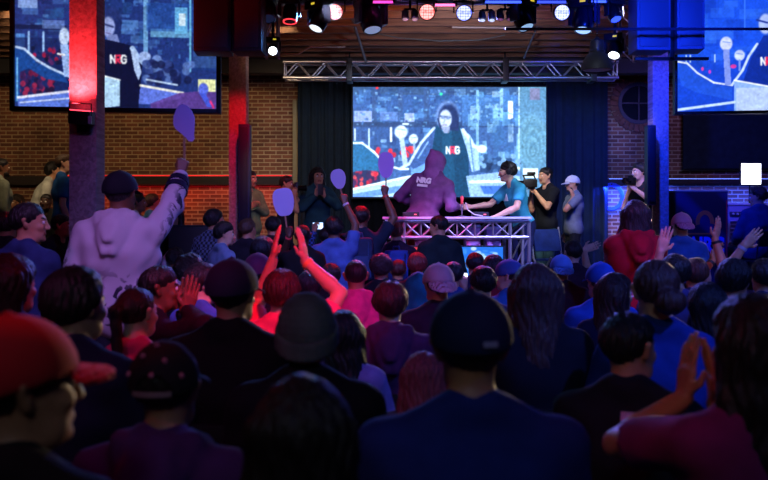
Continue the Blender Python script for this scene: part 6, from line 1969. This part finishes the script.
CH = chair_meshes()
CM, CF = plain((22, 22, 26), 0.5), plain((70, 70, 76), 0.35, 0.7)
for root, yr, s, lab in CHAIRS:
    t = thing('folding_chair', 'black folding chair under a seated person', 'chair', root, yr, 'folding chairs under the crowd')
    t.scale = (s, s, s)
    obj('seat', CH['seat'], CM, t); obj('backrest', CH['backrest'], CM, t)
    for m_ in CH['post']:
        obj('post', m_, CF, t)
    for m_ in CH['leg']:
        obj('leg', m_, CF, t)
# ------------------------------------------------------------------ light
def lamp(kind, name, loc, target, col, energy, size=0.2, angle=60, blend=0.5, sizey=None):
    l = bpy.data.lights.new(name, kind)
    l.color = srgb(*col)[:3] if max(col) > 1 else col
    l.energy = energy
    if kind == 'SPOT':
        l.spot_size = rad(angle); l.spot_blend = blend; l.shadow_soft_size = size
    elif kind == 'AREA':
        l.size = size
        if sizey:
            l.shape = 'RECTANGLE'; l.size_y = sizey
    else:
        l.shadow_soft_size = size
    o = bpy.data.objects.new(name, l); COL.objects.link(o)
    o.location = tuple(float(x) for x in loc)
    if target is not None:
        d = Vector([float(x) for x in target]) - Vector(o.location)
        o.rotation_euler = d.to_track_quat('-Z', 'Y').to_euler()
    return o


PURPLE, REDL, BLUEL, WARM, COOL = (150, 90, 255), (255, 20, 40), (40, 70, 255), (255, 190, 120), (215, 225, 255)
# warm house lamps on the brick at the left, dim cool-violet on the right
lamp('SPOT', 'house_lamp', (-4.4, 11.0, 4.1), (-4.6, 15, 2.5), (255, 214, 168), 320, 0.3, 100, 0.8)
lamp('SPOT', 'house_lamp', (-1.3, 11.6, 4.1), (-1.75, 15, 2.7), (255, 214, 168), 150, 0.3, 60, 0.8)
lamp('SPOT', 'house_lamp', (4.9, 11.2, 4.1), (4.9, 15, 3.2), (140, 122, 255), 280, 0.3, 110, 0.8)
lamp('SPOT', 'drape_fill', (-0.3, 11.0, 3.8), (-1.0, 14.8, 2.4), (180, 215, 255), 120, 0.2, 50, 0.8)  # pair of fill spots added to lift the dark drapes
lamp('SPOT', 'drape_fill', (2.4, 11.0, 3.8), (3.1, 14.8, 2.4), (120, 180, 255), 170, 0.2, 50, 0.8)
# area lights added to lift the dark ceiling boards, then the truss wash
lamp('AREA', 'ceiling_fill', (-0.2, 10.4, 3.72), (0.0, 12.2, 4.25), (255, 150, 110), 5.5, 1.2, sizey=0.2)
lamp('AREA', 'ceiling_fill', (2.2, 10.4, 3.72), (2.3, 12.2, 4.25), (190, 140, 210), 5, 1.2, sizey=0.2)
lamp('SPOT', 'truss_wash', (1.0, 9.6, 3.6), (1.0, 13.3, 3.85), (235, 225, 255), 130, 0.1, 80, 0.8)
# ledge strips
lamp('AREA', 'ledge_red', (-3.3, 14.8, 2.2), (-3.3, 15.0, 1.0), REDL, 7, 3.4, sizey=0.05)
lamp('AREA', 'ledge_blue', (4.2, 14.75, 2.15), (4.2, 15.0, 1.0), BLUEL, 110, 1.2, sizey=0.05)
lamp('AREA', 'ledge_blue', (6.6, 14.75, 2.15), (6.6, 15.0, 1.0), BLUEL, 55, 3.0, sizey=0.05)
# floodlight on the near post
lamp('SPOT', 'post_flood', (-2.81, 8.1, 2.62), (-2.78, 8.31, 4.0), (255, 52, 66), 150, 0.05, 130, 0.5)
lamp('SPOT', 'post_wash', (-1.55, 10.5, 3.7), (-1.97, 12.0, 2.5), (255, 6, 40), 110, 0.05, 50, 0.7)
lamp('SPOT', 'post_wash', (2.95, 10.5, 3.7), (3.7, 12.0, 2.7), (12, 46, 255), 620, 0.05, 80, 0.7)
lamp('SPOT', 'post_violet', (-1.8, 5.0, 3.9), (-2.8, 8.3, 1.5), (190, 50, 140), 36, 0.1, 50, 0.8)
# loudspeaker tints
lamp('SPOT', 'speaker_red', (0.3, 6.5, 3.4), (-1.25, 9.05, 3.8), (255, 20, 60), 36, 0.1, 14, 0.8)
lamp('SPOT', 'speaker_blue', (2.2, 6.2, 3.3), (2.9, 9.0, 3.8), (20, 60, 255), 1400, 0.1, 40, 0.8)
lamp('SPOT', 'pendant_fill', (1.5, 6.6, 3.5), (2.13, 9.0, 3.2), COOL, 45, 0.1, 15, 0.7)  # fill spot added to bring out the grey pendant dome
# stage wash
lamp('SPOT', 'stage_wash', (-0.6, 9.3, 3.8), (0.6, 11.4, 2.0), COOL, 240, 0.1, 46, 0.7)
lamp('SPOT', 'stage_wash', (2.6, 9.3, 3.8), (1.5, 11.3, 1.9), COOL, 640, 0.1, 46, 0.7)
lamp('SPOT', 'stage_wash', (1.4, 10.0, 3.85), (2.4, 13.0, 1.8), (255, 235, 215), 420, 0.1, 34, 0.7)
lamp('SPOT', 'stage_purple', (0.2, 8.6, 3.9), (0.6, 11.4, 1.8), (200, 130, 255), 120, 0.1, 40, 0.7)
lamp('SPOT', 'stage_warm', (-0.2, 9.5, 3.8), (-1.15, 12.4, 1.8), (255, 225, 200), 380, 0.1, 30, 0.7)
lamp('SPOT', 'stage_warm', (2.6, 10.5, 3.9), (3.6, 13.1, 2.1), (255, 235, 220), 260, 0.1, 24, 0.7)
lamp('SPOT', 'stage_warm', (-0.8, 9.5, 3.8), (-1.78, 12.5, 1.7), (235, 240, 190), 160, 0.1, 16, 0.7)  # spot added to keep the green blazer neutral beside the red ledge
lamp('SPOT', 'desk_pink', (-0.4, 9.0, 3.8), (0.3, 10.5, 1.2), (255, 50, 130), 560, 0.1, 40, 0.8)
lamp('SPOT', 'desk_blue', (2.0, 9.0, 3.8), (1.2, 10.5, 1.2), (165, 155, 255), 1100, 0.1, 44, 0.8)
# the crowd: red, violet and blue beams from the ceiling
lamp('SPOT', 'crowd_red', (0.5, 1.6, 4.0), (-0.5, 4.6, 1.3), (255, 10, 34), 800, 0.08, 20, 0.8)
lamp('SPOT', 'crowd_magenta', (0.5, 2.8, 4.0), (-0.3, 6.1, 1.0), (255, 40, 140), 300, 0.08, 15, 0.8)
lamp('SPOT', 'crowd_maroon', (0.9, 2.2, 4.0), (0.1, 4.6, 1.0), (230, 70, 150), 60, 0.08, 24, 0.8)
lamp('SPOT', 'crowd_violet', (-0.5, 2.2, 4.0), (-1.7, 5.5, 1.4), (190, 140, 255), 330, 0.08, 34, 0.8)
lamp('SPOT', 'crowd_violet', (-2.6, 0.6, 4.0), (-1.3, 4.0, 1.0), (190, 50, 160), 150, 0.08, 50, 0.8)
lamp('SPOT', 'crowd_red_near', (-1.0, 3.6, 3.9), (-0.8, 1.62, 1.15), (255, 10, 24), 130, 0.08, 22, 0.8)
lamp('SPOT', 'crowd_red_left', (-0.2, 3.0, 4.0), (-1.1, 4.0, 1.0), (255, 20, 70), 90, 0.08, 30, 0.8)
lamp('SPOT', 'crowd_blue', (2.6, 1.2, 4.0), (1.5, 5.4, 1.0), (80, 110, 255), 400, 0.1, 64, 0.8)
lamp('SPOT', 'crowd_blue', (3.4, 4.0, 4.0), (2.4, 7.0, 1.0), (95, 110, 255), 380, 0.1, 64, 0.8)
lamp('SPOT', 'crowd_crimson', (1.6, 3.6, 4.0), (1.85, 6.6, 1.3), (255, 40, 60), 120, 0.1, 22, 0.8)
lamp('SPOT', 'crowd_blue', (-0.4, 4.6, 4.0), (-0.9, 8.6, 1.3), (100, 115, 255), 330, 0.1, 60, 0.8)
lamp('SPOT', 'crowd_blue_near', (1.6, 0.2, 3.9), (0.6, 2.4, 1.0), (40, 70, 255), 26, 0.1, 50, 0.8)
lamp('SPOT', 'crowd_red_back', (0.2, 10.2, 3.7), (0.0, 7.6, 1.1), (255, 16, 36), 600, 0.1, 46, 0.8)
lamp('SPOT', 'crowd_rim', (1.0, 9.9, 3.7), (0.4, 3.4, 1.0), (110, 110, 255), 700, 0.1, 60, 0.8)
lamp('SPOT', 'crowd_rim_warm', (5.4, 13.25, 2.3), (1.3, 3.9, 1.15), (255, 225, 180), 2200, 0.15, 22, 0.8)
lamp('SPOT', 'crowd_rim_cyan', (-0.9, 9.6, 3.7), (-1.4, 4.6, 1.1), (90, 160, 255), 360, 0.08, 50, 0.8)
lamp('SPOT', 'paddle_violet', (-0.4, 4.6, 4.0), (-0.5, 8.4, 1.9), (200, 165, 255), 300, 0.1, 40, 0.8)
lamp('SPOT', 'near_magenta', (-0.2, 0.3, 3.4), (0.68, 2.42, 1.0), (255, 24, 60), 44, 0.1, 15, 0.8)
lamp('SPOT', 'near_magenta', (-1.4, 0.6, 3.6), (-0.5, 2.15, 0.8), (230, 30, 140), 26, 0.1, 26, 0.8)
lamp('SPOT', 'near_fill', (-0.3, -1.5, 3.7), (0.0, 3.2, 1.1), (170, 180, 200), 95, 0.3, 46, 0.9)  # neutral fill added behind the camera to lift the dark near rows

w = bpy.data.worlds.new('hall_air'); SC.world = w; w.use_nodes = True
w.node_tree.nodes['Background'].inputs[0].default_value = (0.3, 0.25, 0.55, 1); w.node_tree.nodes['Background'].inputs[1].default_value = 0.012

# ------------------------------------------------------------------ camera
cam = bpy.data.cameras.new('camera')
cam.sensor_width = 36.0; cam.lens = F_PX * 36.0 / 768.0
cam.shift_y = -(240 - HORIZON) / 768.0
cam.clip_start = 0.05; cam.clip_end = 60
cam.dof.use_dof = True; cam.dof.focus_distance = 11.0; cam.dof.aperture_fstop = 3.3
co = bpy.data.objects.new('camera', cam); COL.objects.link(co)
co.location = (0, 0, CAM_Z); co.rotation_euler = (PI / 2, 0, 0)
SC.camera = co
SC.view_settings.view_transform = 'Standard'; SC.view_settings.look = 'None'
SC.view_settings.gamma = 1.0; SC.view_settings.use_curve_mapping = False
SC.view_settings.exposure = 0.0
SC.cycles.use_denoising = True
SC.cycles.sample_clamp_indirect = 4.0
SC.cycles.max_bounces = 5
